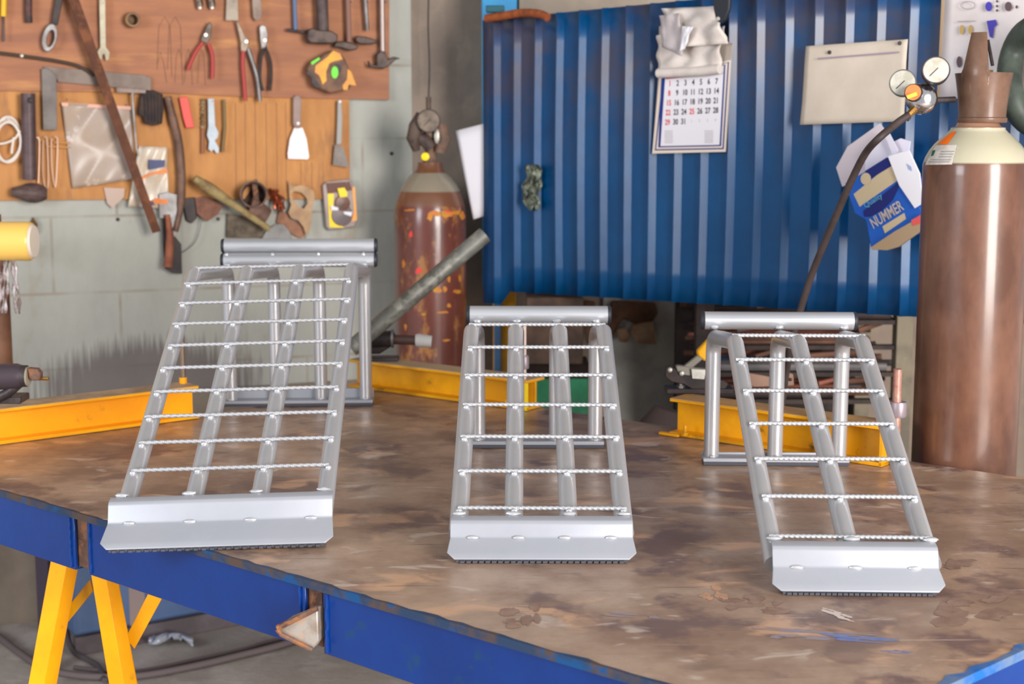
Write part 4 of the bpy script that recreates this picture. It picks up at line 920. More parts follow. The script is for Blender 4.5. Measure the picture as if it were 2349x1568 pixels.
# --- left lower cluster
t = hang('cable_coil', 'coil of white cable hanging at the left edge of the board', 'cable', 20, 320)
CBM = mat('white_cable', S(212, 200, 190), .6)
for k, (rx, ry, ox, oy) in enumerate(((30, 52, 18, 320), (33, 48, 14, 322), (28, 46, 19, 326))):
    P = [WALL.at(ox+rx*math.cos(a)*(1+.03*math.sin(3*a+k)), oy+ry*math.sin(a), .030+.006*k+.004*math.sin(2*a+k)) for a in [2*PI*i/36 for i in range(36)]]
    MB().tube(P, .0042, 8, closed=True).build('cable_loop', CBM, t)
line([(-6, 330), (12, 328), (34, 318), (46, 300)], .046, .0036, CBM, 'cable_end', t, 8, 4); line([(32, 315), (28, 340), (27, 352)], .046, .0036, CBM, 'cable_end', t, 8); nail(14, 274, .008, .045)
hm = hang('mallet', 'long-handled dark mallet hanging head down at the lower left', 'hammer', 65, 440)
line([(64, 214), (66, 300), (68, 412)], .052, .0205, mat('mallet_handle', S(92, 74, 76), .5, .2, c2=S(74, 58, 60), scale=14), 'handle', hm, 16)
MB().lathe([(.009, 0), (.008, .0005), (.0001, .001)], WALL.at(69, 230, .073), WALL.N, 12).build('hanging_hole', BLACK, hm)
mb = MB(); ca = WALL.at(26, 440, .045); cb2 = WALL.at(108, 444, .045); pts = [ca.lerp(cb2, i/8) for i in range(9)]
mb.tube(pts, [.012, .016, .020, .026, .029, .030, .028, .024, .016], 18).build('head', mat('mallet_iron', S(98, 80, 76), .6, .2, c2=S(80, 62, 60), scale=40, stretch=(1, 1, 4)), hm); nail(66, 222, .008, .035)
# bent wire hooks
WH = mat('pinkish_wire', S(222, 186, 164), .4, .3)
for k, (x, y0_, y1_, lab) in enumerate(((90, 316, 422, 'straight pale wire pin, first of the three beside the mallet'), (104, 322, 430, 'long U-shaped pale wire hook, middle of the three beside the mallet'), (126, 320, 430, 'V-shaped pale wire hook, last of the three beside the mallet'))):
    t = hang('wire_hook', lab, 'hook', x, y0_, 'pale wire hooks beside the mallet')
    pts = {0: [(84, 316), (90, 320), (90, 370), (88, 420)], 1: [(99, 322), (98, 390), (104, 428), (111, 420), (108, 322), (100, 316)], 2: [(118, 318), (119, 380), (127, 430), (131, 380), (132, 320), (124, 314)]}[k]
    line(pts, .030, .0018, WH, 'wire', t, 6, 4); nail(pts[0][0]+1, pts[0][1]+3, .008, .026)
for k, (y, lab) in enumerate(((327, 'upper short brass rod lying level beside the plastic bag'), (337, 'lower short brass rod lying level beside the plastic bag'))):
    t = hang('brass_rod', lab, 'rod', 135, y, 'short brass rods beside the bag'); line([(108 if k else 124, y-1), (160, y+1)], .024, .0028, mat('dull_brass', S(176, 122, 66), .5, .3), 'rod', t, 6); nail(128, y, .008, .016)
# plastic bags
FILM = mat('clear_film', S(176, 158, 146), .30, c2=S(172, 150, 132), scale=8, c3=S(232, 222, 218), s3=12, lo3=.6, hi3=.7, alpha=.86)
t = hang('plastic_bag', 'clear zip bag hanging behind the brown bar, lower left of the board', 'bag', 230, 400)
wavy([(141, 236), (304, 246), (306, 410), (166, 432)], WALL, .020, FILM, 'film', t, .009, 22, 22, 2.2, 12)
flat([(141, 235), (304, 244), (304, 252), (142, 243)], WALL, .030, .0015, mat('pink_zip', S(212, 158, 140), .5), 'zip_strip', t); nail(155, 228, .008, .03); nail(290, 240, .008, .03)
t = hang('product_bag', 'small clear bag with orange and blue printed label beside the brown bar', 'bag', 345, 450)
wavy([(318, 335), (383, 338), (386, 478), (293, 474)], WALL, .024, mat('cloudy_film', S(206, 192, 176), .3, c2=S(188, 166, 142), scale=10, c3=S(240, 236, 234), s3=14, lo3=.58, hi3=.68, coat=.3), 'film', t, .006, 16, 16, 2, 15)
NB = mat('navy_print', S(74, 78, 110), .6); OP = mat('orange_print', S(226, 130, 70), .6)
flat([(340, 366), (379, 367), (378, 382), (362, 386), (341, 389)], WALL, .036, .0008, NB, 'printed_label', t)
flat([(322, 408), (340, 398), (382, 386), (383, 397), (350, 400), (324, 412)], WALL, .036, .0008, OP, 'printed_swoosh', t)
flat([(344, 460), (360, 454), (384, 458), (385, 467), (350, 468)], WALL, .036, .0008, OP, 'printed_foot', t)
flat([(342, 464), (350, 460), (356, 470), (342, 471)], WALL, .037, .0008, NB, 'printed_foot', t); nail(352, 340, .008, .03)
tag(flat([(238, 430), (286, 432), (284, 452), (258, 477), (246, 466)], WALL, .018, .002, mat('beige_card', S(186, 162, 148), .8), 'paper_tag'), 'blank beige card sticking out below the clear zip bag', 'card')
# --- hanging cluster below the board edge
t = hang('hacksaw', 'rusty folding tool with a red-brown arm hanging lowest on the wall', 'tool', 395, 540)
flat([(364, 445), (384, 440), (412, 448), (412, 520), (400, 545), (382, 500), (366, 500)], WALL, .030, .006, GSTEEL, 'plate', t, bevel=.001)
flat([(370, 480), (386, 485), (400, 540), (416, 560), (418, 628), (396, 626), (378, 615), (374, 560)], WALL, .024, .008, BLACK, 'back_plate', t, bevel=.002)
P = [WALL.at(x, y, .050) for x, y in ((384, 492), (390, 540), (388, 585), (385, 612))]
MB().tube(P, [.008, .012, .013, .015], 12).build('arm', mat('red_brown_arm', S(150, 88, 62), .6, c2=S(120, 66, 50), scale=20), t); nail(398, 450, .0, .04)
tag(line([(455, 470), (462, 500), (450, 550), (425, 575), (412, 580)], .020, .0014, GSTEEL, 'wire_loop', None, 6, 5), 'thin grey wire loop hanging on the wall beside the rusty folding tool', 'wire')
t = hang('wooden_stick', 'worn wooden stick handle lying diagonally below the lower panel', 'stick', 530, 460)
P = [WALL.at(x, y, .075) for x, y in ((446, 409), (470, 425), (500, 445), (530, 465), (560, 486), (590, 506), (618, 526))]
MB().tube(catmull(P, 3), [.012, .0135, .015, .017, .0185, .018, .017, .0155, .014, .0125, .012, .0115, .011, .011, .0105, .0105, .010, .010, .009], 12).build('stick', WOODH, t)
nail(484, 430, .0, .07)
tag(flat([(448, 455), (470, 450), (512, 470), (500, 492), (475, 508), (452, 490)], WALL, .020, .008, mat('reddish_rust', S(128, 86, 68), .75, c2=S(104, 70, 58), scale=30), 'rusty_plate', bevel=.001), 'small rust-red scrap plate behind the wooden stick handle', 'plate')
tag(flat([(418, 455), (448, 452), (452, 500), (440, 512), (428, 505)], WALL, .002, .016, BLACK, 'dark_block', bevel=.002), 'small dark block on the wall left of the rust-red scrap plate', 'block')
tag(flat([(522, 490), (610, 505), (604, 545), (520, 545)], WALL, .002, .020, mat('dark_plate_mix', S(78, 66, 56), .7, c2=S(110, 98, 80), scale=20), 'dark_plate', bevel=.002), 'dark stained plate on the wall under the round pipe clamp', 'plate')
t = hang('iron_ring', 'wide dark pipe ring hanging below the middle of the board', 'ring', 585, 445)
c_ = WALL.at(582, 447, .060)
MB().lathe([(.038, -.045), (.040, -.043), (.043, .020), (.0425, .024), (.038, .024), (.036, .02), (.034, -.043), (.038, -.045)], c_, WALL.N+Vector((-.18, 0, .12)), 32).build('ring', mat('dusty_iron', S(112, 88, 76), .65, .2, c2=S(84, 64, 56), scale=30), t)
flat([(578, 415), (590, 415), (594, 470), (584, 474)], WALL, .050, .004, RUST, 'tongue', t); nail(584, 412, .008, .06)
t = hang('pipe_elbow', 'short brown pipe stub hanging under the dark pipe ring', 'pipe', 595, 500)
MB().tube([WALL.at(x, y, .045) for x, y in ((570, 475), (590, 485), (612, 498))], [.036, .034, .028], 18).build('stub', mat('brown_stub', S(124, 92, 78), .6, c2=S(96, 70, 60), scale=20), t); nail(590, 470, 0, .03)
random.seed(9)
t = hang('copper_bundle', 'crumpled bundle of bright copper strip hanging beside the dark pipe ring', 'copper', 640, 450)
for k in range(9):
    x0 = 622+random.uniform(0, 20); y0_ = 432+random.uniform(0, 10)
    P = [WALL.at(x0+random.uniform(-8, 8)+i*3, y0_+i*11, .022+random.uniform(0, .03)) for i in range(5)]
    MB().tube(catmull(P, 3), .0045, 8, squash=.4).build('copper_strand', COPPER, t)
nail(632, 436, .008, .02)
t = hang('cut_plate', 'tan cut-out metal plate with a ragged hole, hanging left of the blister pack', 'plate', 690, 480)
TAN = mat('tan_plate', S(178, 146, 112), .65, c2=S(156, 122, 92), scale=20)
out = [(662, 412), (672, 428), (690, 424), (708, 430), (720, 438), (722, 452), (716, 480), (714, 500), (712, 528), (702, 538), (696, 520), (684, 505), (668, 500), (662, 488), (668, 470), (664, 450)]
inn = [(670, 442), (676, 438), (684, 440), (692, 442), (700, 450), (704, 456), (706, 466), (702, 472), (698, 478), (694, 478), (688, 474), (682, 468), (676, 462), (672, 458), (670, 452), (669, 446)]
MB().ring([WALL.at(x, y, .034) for x, y in out], [WALL.at(x, y, .034) for x, y in inn], WALL.N*-.004).build('plate', TAN, t, bevel=.0006); nail(668, 422, .008, .03)
tag(flat([(640, 480), (660, 490), (668, 505), (690, 512), (704, 535), (690, 548), (660, 530), (634, 510)], WALL, .006, .006, mat('reddish_tan', S(156, 110, 84), .7, c2=S(134, 94, 74), scale=20), 'scrap_plate', bevel=.001), 'reddish scrap plate behind the lower part of the tan cut-out plate', 'plate')
tag(flat([(600, 548), (612, 528), (632, 514), (650, 514), (664, 530), (672, 548)], WALL, .014, .006, mat('cool_grey_plate', S(142, 140, 138), .6, c2=S(126, 122, 120), scale=20), 'grey_plate', bevel=.001), 'round-topped grey plate low on the wall above the left ramp stop tubes', 'plate')
t = hang('blister_pack', 'blister pack with yellow card holding round dark discs, lowest right on the wall', 'packet', 782, 470)
flat([(740, 424), (750, 416), (800, 410), (808, 416), (820, 505), (814, 520), (756, 528), (748, 520)], WALL, .020, .010, mat('grey_blister', S(150, 132, 124), .35, c2=S(130, 112, 106), scale=14), 'tray', t, bevel=.003)
flat([(752, 444), (766, 444), (764, 480), (770, 508), (790, 522), (756, 521)], WALL, .031, .001, BYEL, 'yellow_card', t); flat([(808, 430), (814, 428), (819, 505), (806, 508), (812, 480)], WALL, .031, .001, mat('orange_card', S(236, 160, 80), .5), 'yellow_card', t)
flat([(748, 420), (802, 416), (808, 436), (752, 444)], WALL, .031, .002, mat('maroon_card', S(96, 56, 42), .5), 'card_head', t)
MB().lathe([(.036, 0), (.034, .006), (.0001, .008)], WALL.at(784, 493, .030), WALL.N, 28).build('disc', mat('dark_disc', S(92, 76, 78), .35), t)
MB().lathe([(.026, 0), (.024, .008), (.0001, .010)], WALL.at(785, 466, .031), WALL.N, 24).build('disc', mat('brown_disc', S(112, 62, 38), .35, c2=S(76, 44, 30), scale=30), t)
flat([(774, 432), (790, 430), (797, 442), (796, 451), (780, 452)], WALL, .040, .002, BYEL, 'yellow_badge', t)
flat([(759, 471), (776, 476), (776, 482), (760, 482)], WALL, .041, .001, WHITE, 'white_strip', t); flat([(788, 485), (808, 486), (806, 496), (790, 491)], WALL, .041, .001, WHITE, 'white_strip', t); nail(790, 418, .008, .03)
for x, y in ((270, 503), (500, 502), (898, 352)): tag(MB().lathe([(.006, 0), (.006, .002), (.0001, .0022)], WALL.at(x, y, .0), WALL.N, 10).build('drilled_hole', BLACK), kind='structure')

# ------------------------------------------------------------------ yellow beams on the bench
def beam(label, A, B, h, wid, my, mtop, back, ends=True):
    A = Vector((A.x, A.y, TZ+.0012)); B = Vector((B.x, B.y, TZ+.0012)); u = (B-A).normalized(); n_ = Vector((-u.y, u.x, 0))
    if n_.y < 0: n_ = -n_
    T = thing('yellow_beam', label, 'beam', (A+B)/2); tf = .0075; Z = lambda z: Vector((0, 0, z))
    MB().prism([A, B, B+n_*wid, A+n_*wid], Z(tf)).build('lower_flange', my, T, bevel=.001)
    MB().prism([A+n_*(wid/2-.004)+Z(tf), B+n_*(wid/2-.004)+Z(tf), B+n_*(wid/2+.004)+Z(tf), A+n_*(wid/2+.004)+Z(tf)], Z(h-2*tf)).build('web', my, T)
    MB().prism([A+Z(h-tf), B+Z(h-tf), B+n_*wid+Z(h-tf), A+n_*wid+Z(h-tf)], Z(tf*.8)).build('upper_flange', my, T, bevel=.001)
    MB().prism([A+n_*.001+Z(h-tf*.2), B+n_*.001+Z(h-tf*.2), B+n_*(wid-.001)+Z(h-tf*.2), A+n_*(wid-.001)+Z(h-tf*.2)], Z(tf*.2)).build('bare_top_face', mtop, T)
    return T, A, B, u, n_
dusty = mat('dusty_top', S(160, 132, 104), .7, c2=S(190, 160, 130), scale=12)
A = at_z(-150, 1041); B = at_z(458, 960)
bl, A1, B1, u1, n1 = beam('bright yellow steel beam lying at the left end of the bench', A, B, .077, .075, YEL, dusty, 0)
A = at_z(800, 888); B = at_z(1208, 943)
bm, A2, B2, u2, n2 = beam('dark yellow steel beam behind the middle ramp, near the red-brown cylinder', A, B, .073, .075, YELD, mat('dusty_pink_top', S(186, 158, 124), .7), 0)
A = at_z(1535, 998); B = at_z(2022, 1072)
br, A3, B3, u3, n3 = beam('scuffed yellow steel beam under the right ramp, with a black toggle clamp', A, B, .082, .075, YELD, YTOP, 0)
MB().prism([B3, B3+n3*.075, B3+n3*.075+Vector((0, 0, .082)), B3+Vector((0, 0, .082))], -u3*.006).build('end_plate', YELD, br)
MB().prism([A3-u3*.02-n3*.012, A3+u3*.03-n3*.012, A3+u3*.03, A3-u3*.02], (0, 0, .006)).build('foot_tab', YELD, br, bevel=.001)
def bolt(p, m, par, r=.007, h=.02):
    MB().lathe([(r, 0), (r, .006), (r*.55, .006), (r*.55, h), (r*.4, h+.002)], p, (0, 0, 1), 6).build('bolt', m, par)
bolt(A3+u3*.045-n3*.006+Vector((0, 0, .006)), YELD, br); bolt(B2-u2*.06-n2*.002+Vector((0, 0, .0075)), YELD, bm, .006, .012); bolt(A2+u2*.075-n2*.002+Vector((0, 0, .0075)), YELD, bm, .006, .012)
MB().prism([B2-n2*.002, B2+n2*.006, B2+n2*.006+Vector((0, 0, .066)), B2-n2*.002+Vector((0, 0, .066))], -u2*.010).build('end_rib', BYEL, bm)
# rods standing on the beams
p = B1-u1*.013+n1*.052+Vector((0, 0, .077))
R1 = thing('upright_rod', 'thin brown upright rod on the right end of the left yellow beam', 'rod', p)
zt = at_y(444, 762, p.y).z
MB().tube([p, (p.x, p.y, zt)], .0065, 12).build('rod', mat('bronze_rod', S(128, 108, 92), .4, .4), R1); MB().tube([p, p+Vector((0, 0, .014))], .009, 12).build('weld_collar', YEL, R1)
p = B3-u3*.0+n3*.045+u3*.02; pz = at_y(2060, 945, p.y)
R2 = thing('upright_rod', 'pinkish threaded rod with a grey nut behind the right ramp foot', 'rod', (pz.x, p.y, TZ))
p_ = Vector((pz.x-.002, p.y, TZ+.001))
MB().tube([p_, (p_.x-.002, p_.y, at_y(2050, 846, p.y).z)], .0088, 14).build('rod', mat('pink_rod', S(190, 150, 138), .4, .3, c2=S(160, 110, 96), scale=30), R2)
MB().lathe([(.016, 0), (.0175, .004), (.0175, .026), (.016, .03)], (p_.x+.002, p_.y, at_y(2060, 955, p.y).z), (0, 0, 1), 20).build('nut', mat('mauve_steel', S(150, 136, 142), .4, .4), R2)
p = B2+u2*.004+n2*.03; p = Vector((at_y(1203, 800, p.y).x, p.y, 0)); R3 = thing('upright_rod', 'short pale rod with a small collar at the right end of the middle yellow beam', 'rod', (p.x, p.y, TZ+.001))
MB().tube([(p.x, p.y, TZ+.001), (p.x, p.y, at_y(1204, 740, p.y).z)], .005, 12).build('rod', mat('pale_rod', S(206, 182, 170), .4, .3), R3)
MB().lathe([(.010, 0), (.011, .003), (.011, .028), (.008, .033)], (p.x, p.y, at_y(1204, 845, p.y).z), (0, 0, 1), 16).build('collar', mat('mauve_steel', S(150, 136, 142)), R3)
# toggle clamp on the right beam
TC = thing('toggle_clamp', 'black toggle clamp with bolted base on the left end of the right yellow beam', 'clamp', A3+Vector((0, 0, .082)))
yt = A3.y+.055
def tp(x, y, d=0): return at_y(x, y, yt+d)
def tflat(pxs, th, m, name, d=0, bv=.002):
    return MB().prism([tp(x, y, d) for x, y in pxs], (0, th, 0)).build(name, m, TC, bevel=bv)
topz_ = TZ+.0832
MB().box((tp(1595, 905).x+.01, yt+.02, topz_+.006), (.150, .055, .012)).build('base_plate', BLACK, TC, bevel=.002)
tflat([(1527, 842), (1538, 838), (1550, 846), (1556, 858), (1660, 872), (1672, 880), (1660, 900), (1600, 900), (1570, 882), (1540, 876), (1526, 864)], .012, BLACK, 'side_arm', -.002)
tflat([(1550, 840), (1556, 838), (1620, 846), (1616, 870), (1558, 866)], .02, mat('clamp_grey', S(134, 128, 118), .5, .3), 'link', .004)
tflat([(1586, 846), (1620, 848), (1616, 870), (1588, 868)], .004, LSTEEL, 'link_plate', -.004, .0008)
tflat([(1566, 842), (1600, 815), (1614, 822), (1582, 850)], .014, mat('clamp_grey', S(134, 128, 118)), 'lever', .006)
tflat([(1598, 806), (1640, 762), (1664, 760), (1682, 772), (1640, 812), (1618, 830), (1602, 820)], .022, mat('yellow_grip', S(236, 170, 10), .45), 'grip', .01, .005)
for x, y in ((1537, 848), (1564, 856)): MB().lathe([(.0055, 0), (.005, .003), (.003, .004), (.0001, .0045)], tp(x, y, -.002), (0, -1, 0), 14).build('rivet', LSTEEL, TC)
for x in (1562, 1612):
    q = tp(x, 895, .0); bolt(Vector((q.x, q.y+.006, topz_+.012)), GSTEEL, TC, .0085, .010)
tflat([(1700, 850), (1720, 856), (1790, 868), (1800, 852), (1820, 858), (1822, 884), (1730, 888), (1700, 874)], .016, mat('brown_clamp_arm', S(134, 104, 88), .6), 'push_arm', .03)
MB().lathe([(.004, 0), (.0035, .0005), (.0001, .001)], tp(1813, 870, .029), (0, -1, 0), 12).build('pivot_hole', BLACK, TC)
# clamp on the middle beam
yv = (A2+u2*.10).y+.02; TV = thing('toggle_clamp', 'black push clamp with a pale rubber tip on the middle yellow beam', 'clamp', at_y(870, 815, yv))
zt2 = TZ+.0742
MB().box((at_y(868, 815, yv).x, yv+.02, zt2+.005), (.10, .05, .010)).build('base_plate', DSTEEL, TV, bevel=.002)
MB().prism([at_y(x, y, yv-.004) for x, y in ((830, 800), (845, 768), (905, 765), (905, 790), (870, 812), (835, 812))], (0, .03, 0)).build('body', BLACK, TV, bevel=.004)
MB().tube([at_y(852, 778, yv), at_y(902, 776, yv)], .021, 18).build('barrel', BLACK, TV); MB().tube([at_y(898, 776, yv), at_y(903, 776, yv)], .024, 18).build('ring', GSTEEL, TV)
MB().tube([at_y(900, 778, yv), at_y(955, 780, yv)], .0125, 14).build('push_rod', mat('dark_brown_rod', S(66, 46, 42), .5), TV); MB().tube([at_y(953, 780, yv), at_y(958, 780, yv), at_y(990, 783, yv)], [.015, .0175, .0155], 16).build('rubber_tip', mat('pale_rubber', S(172, 168, 166), .6), TV)
# clamp at the far left
yw = 2.98; TL = thing('toggle_clamp', 'dark screw clamp at the left edge of the picture, over the left yellow beam', 'clamp', at_y(20, 905, yw))
MB().tube([at_y(-60, 866, yw), at_y(40, 862, yw), at_y(52, 862, yw)], [.028, .026, .022], 20).build('barrel', mat('plum_black', S(62, 52, 58), .4), TL)
MB().tube([at_y(48, 862, yw), at_y(62, 862, yw)], .0225, 18).build('collar', DSTEEL, TL)
MB().tube([at_y(60, 863, yw), at_y(66, 863, yw)], .020, 18).build('ring', mat('pale_ring', S(150, 140, 124), .5), TL)
MB().prism([at_y(x, y, yw-.01) for x, y in ((62, 844), (84, 846), (92, 856), (92, 872), (74, 873), (66, 868))], (0, .02, 0)).build('jaw', RUST, TL, bevel=.002)
MB().tube([at_y(88, 868, yw), at_y(112, 868, yw)], .004, 8).build('pin', BRASS, TL)
MB().tube([at_y(-40, 930, yw), at_y(20, 900, yw), at_y(45, 878, yw)], .010, 10).build('bracket', DSTEEL, TL); MB().box(at_y(-10, 912, yw)+Vector((0, .03, -.006)), (.10, .06, .014)).build('foot', DSTEEL, TL, bevel=.002)
# leaning galvanised pipe
pa = at_y(805, 800, 3.72); pb = at_y(1112, 538, 3.80); ax = (pb-pa).normalized()
GP = mat('galvanised_pipe', S(112, 112, 106), .5, .3, c2=S(92, 90, 84), scale=14, c3=S(132, 130, 122), s3=30)
e_ = ax.orthogonal()
pl_ = (pb-pa).length; zz_ = 3.80/F_PX
tag(MB().lathe([(.0175, .0), (.0215, .0), (.0215, pl_), (.0175, pl_), (.0175, .0)], pa, ax, 32).build('steel_pipe', GP), 'grey galvanised pipe leaning diagonally in front of the red-brown cylinder', 'pipe')
# yellow roll on its stand at the left edge
yr = 3.75; RL = thing('paper_roll', 'yellow roll on its side at the left edge, wrapped film hanging below', 'roll', at_y(20, 553, yr))
ra = at_y(-160, 553, yr); rb = at_y(74, 553, yr); MB().tube([ra, rb-(rb-ra).normalized()*.006, rb], [.0495, .0495, .046], 40).build('roll', mat('cream_yellow', S(232, 186, 96), .35, coat=.3), RL)
MB().tube([rb-(rb-ra).normalized()*.004, rb+Vector((.006, 0, 0))], [.046, .040], 36).build('end_disc', mat('pale_end', S(222, 206, 190), .6), RL)
PS = mat('brown_post_paint', S(128, 88, 66), .6, c2=S(108, 72, 54), scale=10)
px_ = at_y(-2, 700, yr+.08).x
MB().lathe([(.034, .86), (.034, 1.0), (.034, 1.12), (.024, 1.16), (.022, 1.30)], (px_, yr+.06, 0), (0, 0, 1), 24).build('post', PS, RL)
MB().tube([Vector((px_, yr+.06, at_y(0, 560, yr).z)), WALL.at(5, 560, .005)], .015, 10).build('wall_arm', PS, RL)
random.seed(31)
for k in range(6):
    x0 = -6+k*8; P = [at_y(x0+random.uniform(-2, 2)+7*j*(.3 if k > 3 else -.12), 598+j*24, yr+random.uniform(-.01, .01)) for j in range(6)]
    MB().tube(catmull(P, 3), [.006+.003*math.sin(j*1.3+k) for j in range(16)], 8, squash=.5).build('film_strip', mat('hanging_film', S(206, 196, 196), .15, c2=S(120, 84, 74), scale=30, coat=.5, alpha=.8), RL)
tag(flat([(66, 520), (76, 498), (87, 514), (84, 532), (74, 536)], WALL, .004, .012, mat('dark_olive', S(84, 62, 34), .7), 'wedge'), 'small dark wedge on the wall behind the end of the yellow roll', 'wedge')

# ------------------------------------------------------------------ behind and below
GR = mat('green_machine', S(24, 96, 62), .5, c2=S(36, 120, 84), scale=6, c3=S(96, 132, 110), s3=8, lo3=.6, hi3=.72)
gx0 = at_y(1200, 900, 4.2).x; gx1 = at_y(1350, 900, 4.2).x; gz = at_y(1270, 866, 4.2).z
G = thing('green_machine', 'green metal machine cabinet seen between the tubes of the middle ramp', 'cabinet', ((gx0+gx1)/2, 4.35, 0))
MB().box(((gx0+gx1)/2, 4.35, gz/2), (gx1-gx0, .3, gz)).build('cabinet_body', GR, G, bevel=.006); MB().box(((gx0+gx1)/2, 4.35, gz+.008), (gx1-gx0+.02, .32, .016)).build('cabinet_top', BLACK, G, bevel=.003)
tag(MB().box(((gx0+gx1)/2+.0, 4.42, gz+.016+.10), (gx1-gx0-.02, .16, .2)).build('wooden_crate', mat('dark_brown_crate', S(88, 68, 56), .8, c2=S(64, 50, 44), scale=12), bevel=.004), 'dark brown crate on top of the green machine cabinet', 'crate')
# leather pieces on the wall under the sheet
LE = mat('tan_leather', S(176, 146, 116), .8, c2=S(140, 104, 76), scale=14, bump=.2); LE2 = mat('brown_leather', S(110, 76, 56), .8, c2=S(80, 54, 42), scale=14, bump=.2)
YBK = 4.90
def bflat(pxs, m, name, y=YBK-.03, th=.03, par=None, bv=.006): return MB().prism([at_y(x, q, y) for x, q in pxs], (0, th, 0)).build(name, m, par, bevel=bv)
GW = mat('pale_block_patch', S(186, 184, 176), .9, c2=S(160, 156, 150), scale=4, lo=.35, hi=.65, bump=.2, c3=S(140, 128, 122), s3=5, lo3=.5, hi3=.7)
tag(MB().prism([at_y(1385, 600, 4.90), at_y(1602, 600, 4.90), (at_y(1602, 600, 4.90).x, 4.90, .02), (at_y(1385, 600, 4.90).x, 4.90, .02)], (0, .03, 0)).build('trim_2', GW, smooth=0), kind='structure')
tag(bflat([(1404, 690), (1505, 695), (1510, 720), (1490, 745), (1470, 750), (1430, 730), (1412, 760), (1400, 780), (1396, 720)], LE2, 'leather_apron'), 'brown leather piece hanging on the wall under the blue sheet', 'leather')
tag(bflat([(1450, 745), (1498, 738), (1507, 790), (1460, 786), (1446, 765)], LE, 'work_glove', YBK-.06), 'pale tan work glove hanging below the brown leather piece', 'glove')
tag(bflat([(1416, 755), (1436, 752), (1446, 768), (1440, 786), (1420, 784)], LE, 'work_glove', YBK-.06), 'small tan glove cuff hanging left of the pale work glove', 'glove')
tag(bflat([(1340, 690), (1366, 692), (1368, 780), (1345, 790)], LE2, 'leather_strap', YBK-.06), 'narrow brown strap hanging between the middle ramp top and the gloves', 'strap')
zb_ = at_y(1510, 955, 3.92).z; xq = at_y(1516, 955, 3.92).x
tag(MB().tube([(xq+.01, 3.96, 0), (xq, 3.96, zb_*.5), (xq+.01, 3.95, zb_-.02), (xq+.02, 3.95, zb_+.015)], [.075, .085, .062, .035], 14).build('dark_sack', mat('dark_cloth', S(80, 68, 66), .9)), 'dark standing sack behind the bench, left of the right yellow beam', 'sack')
# rack of steel stock behind the right ramp
RK = thing('stock_rack', 'dark steel stock rack full of bars, behind the right ramp', 'rack', (at_y(1850, 850, 4.35).x, 4.35, 0))
RKD = mat('rack_dark', S(58, 46, 42), .7, c2=S(40, 32, 30), scale=14)
RKG = mat('rack_olive', S(120, 110, 92), .7, c2=S(96, 88, 76), scale=12)
lx = at_y(1618, 800, 4.1).x; rx = at_y(2078, 800, 4.1).x; ztp = at_y(1800, 700, 4.1).z+.03
MB().box((lx, 4.14, ztp/2), (.050, .05, ztp)).build('upright', RKD, RK, bevel=.002); MB().box((rx, 4.14, ztp/2), (.046, .05, ztp)).build('upright', RKG, RK, bevel=.002)
MB().box((lx, 4.62, ztp/2), (.050, .05, ztp)).build('upright', RKD, RK, bevel=.002); MB().box((rx, 4.62, ztp/2), (.046, .05, ztp)).build('upright', RKG, RK, bevel=.002)
levels = [at_y(1800, y, 4.1).z for y in (742, 800, 862, 925)]
for z in levels:
    for yy in (4.14, 4.62): MB().box(((lx+rx)/2, yy, z), (rx-lx, .03, .012)).build('shelf_arm', RKD, RK)
MB().box(((lx+rx)/2, 4.70, ztp/2), (rx-lx+.04, .012, ztp)).build('back_panel', RKD, RK)
random.seed(14)
bc = [('dark_bar', S(62, 50, 48), 'dark'), ('brown_bar', S(112, 78, 64), 'rusty brown'), ('grey_bar', S(112, 106, 106), 'grey'), ('rose_bar', S(150, 92, 76), 'reddish'), ('blue_bar', S(32, 66, 100), 'dark blue')]
bmats = [mat('stock_'+n, c, .6, .2, c2=(c[0]*.7, c[1]*.7, c[2]*.7, 1), scale=20) for n, c, l in bc]
shelfn = ['top', 'second', 'third', 'lowest']
for li, z in enumerate(levels):
    for k in range(11):
        ci = random.choice([0, 0, 1, 1, 2, 2, 3]) if not (li == 2 and k in (3,)) else 4
        r = random.uniform(.006, .013); yy = 4.15+k*.042; dz = random.uniform(0, .0)
        tilt = random.uniform(0, .0); x0 = lx-.02+random.uniform(-.02, .06); x1 = rx+.0+random.uniform(-.16, .01)
        zz = z+.006+r
        o = MB().tube([(x0, yy, zz), (x1, yy+random.uniform(-.01, .01), zz)], r, 8).build('stock_bar', bmats[ci])
        tag(o, '%s bar lying on the %s shelf of the stock rack' % (bc[ci][2], shelfn[li]), 'bar', '%s bars on the %s rack shelf' % (bc[ci][2], shelfn[li]))
for li, z in enumerate(levels):
    for k in range(7):
        ci = random.choice([0, 1, 2, 3, 2, 1]); r = random.uniform(.006, .011); xa = lx+.03+random.uniform(0, .75)*(rx-lx); ln = random.uniform(.1, .25)
        xb = min(xa+ln, rx-.02); 
        o = MB().tube([(xa, 4.16+k*.03, z+.034+r), (xb, 4.19+k*.03, z+.034+r+random.uniform(.0, .035))], r, 8).build('offcut', bmats[ci])
        tag(o, '%s offcut on top of the bars of the %s rack shelf' % (bc[ci][2], shelfn[li]), 'offcut', '%s offcuts on the %s rack shelf' % (bc[ci][2], shelfn[li]))
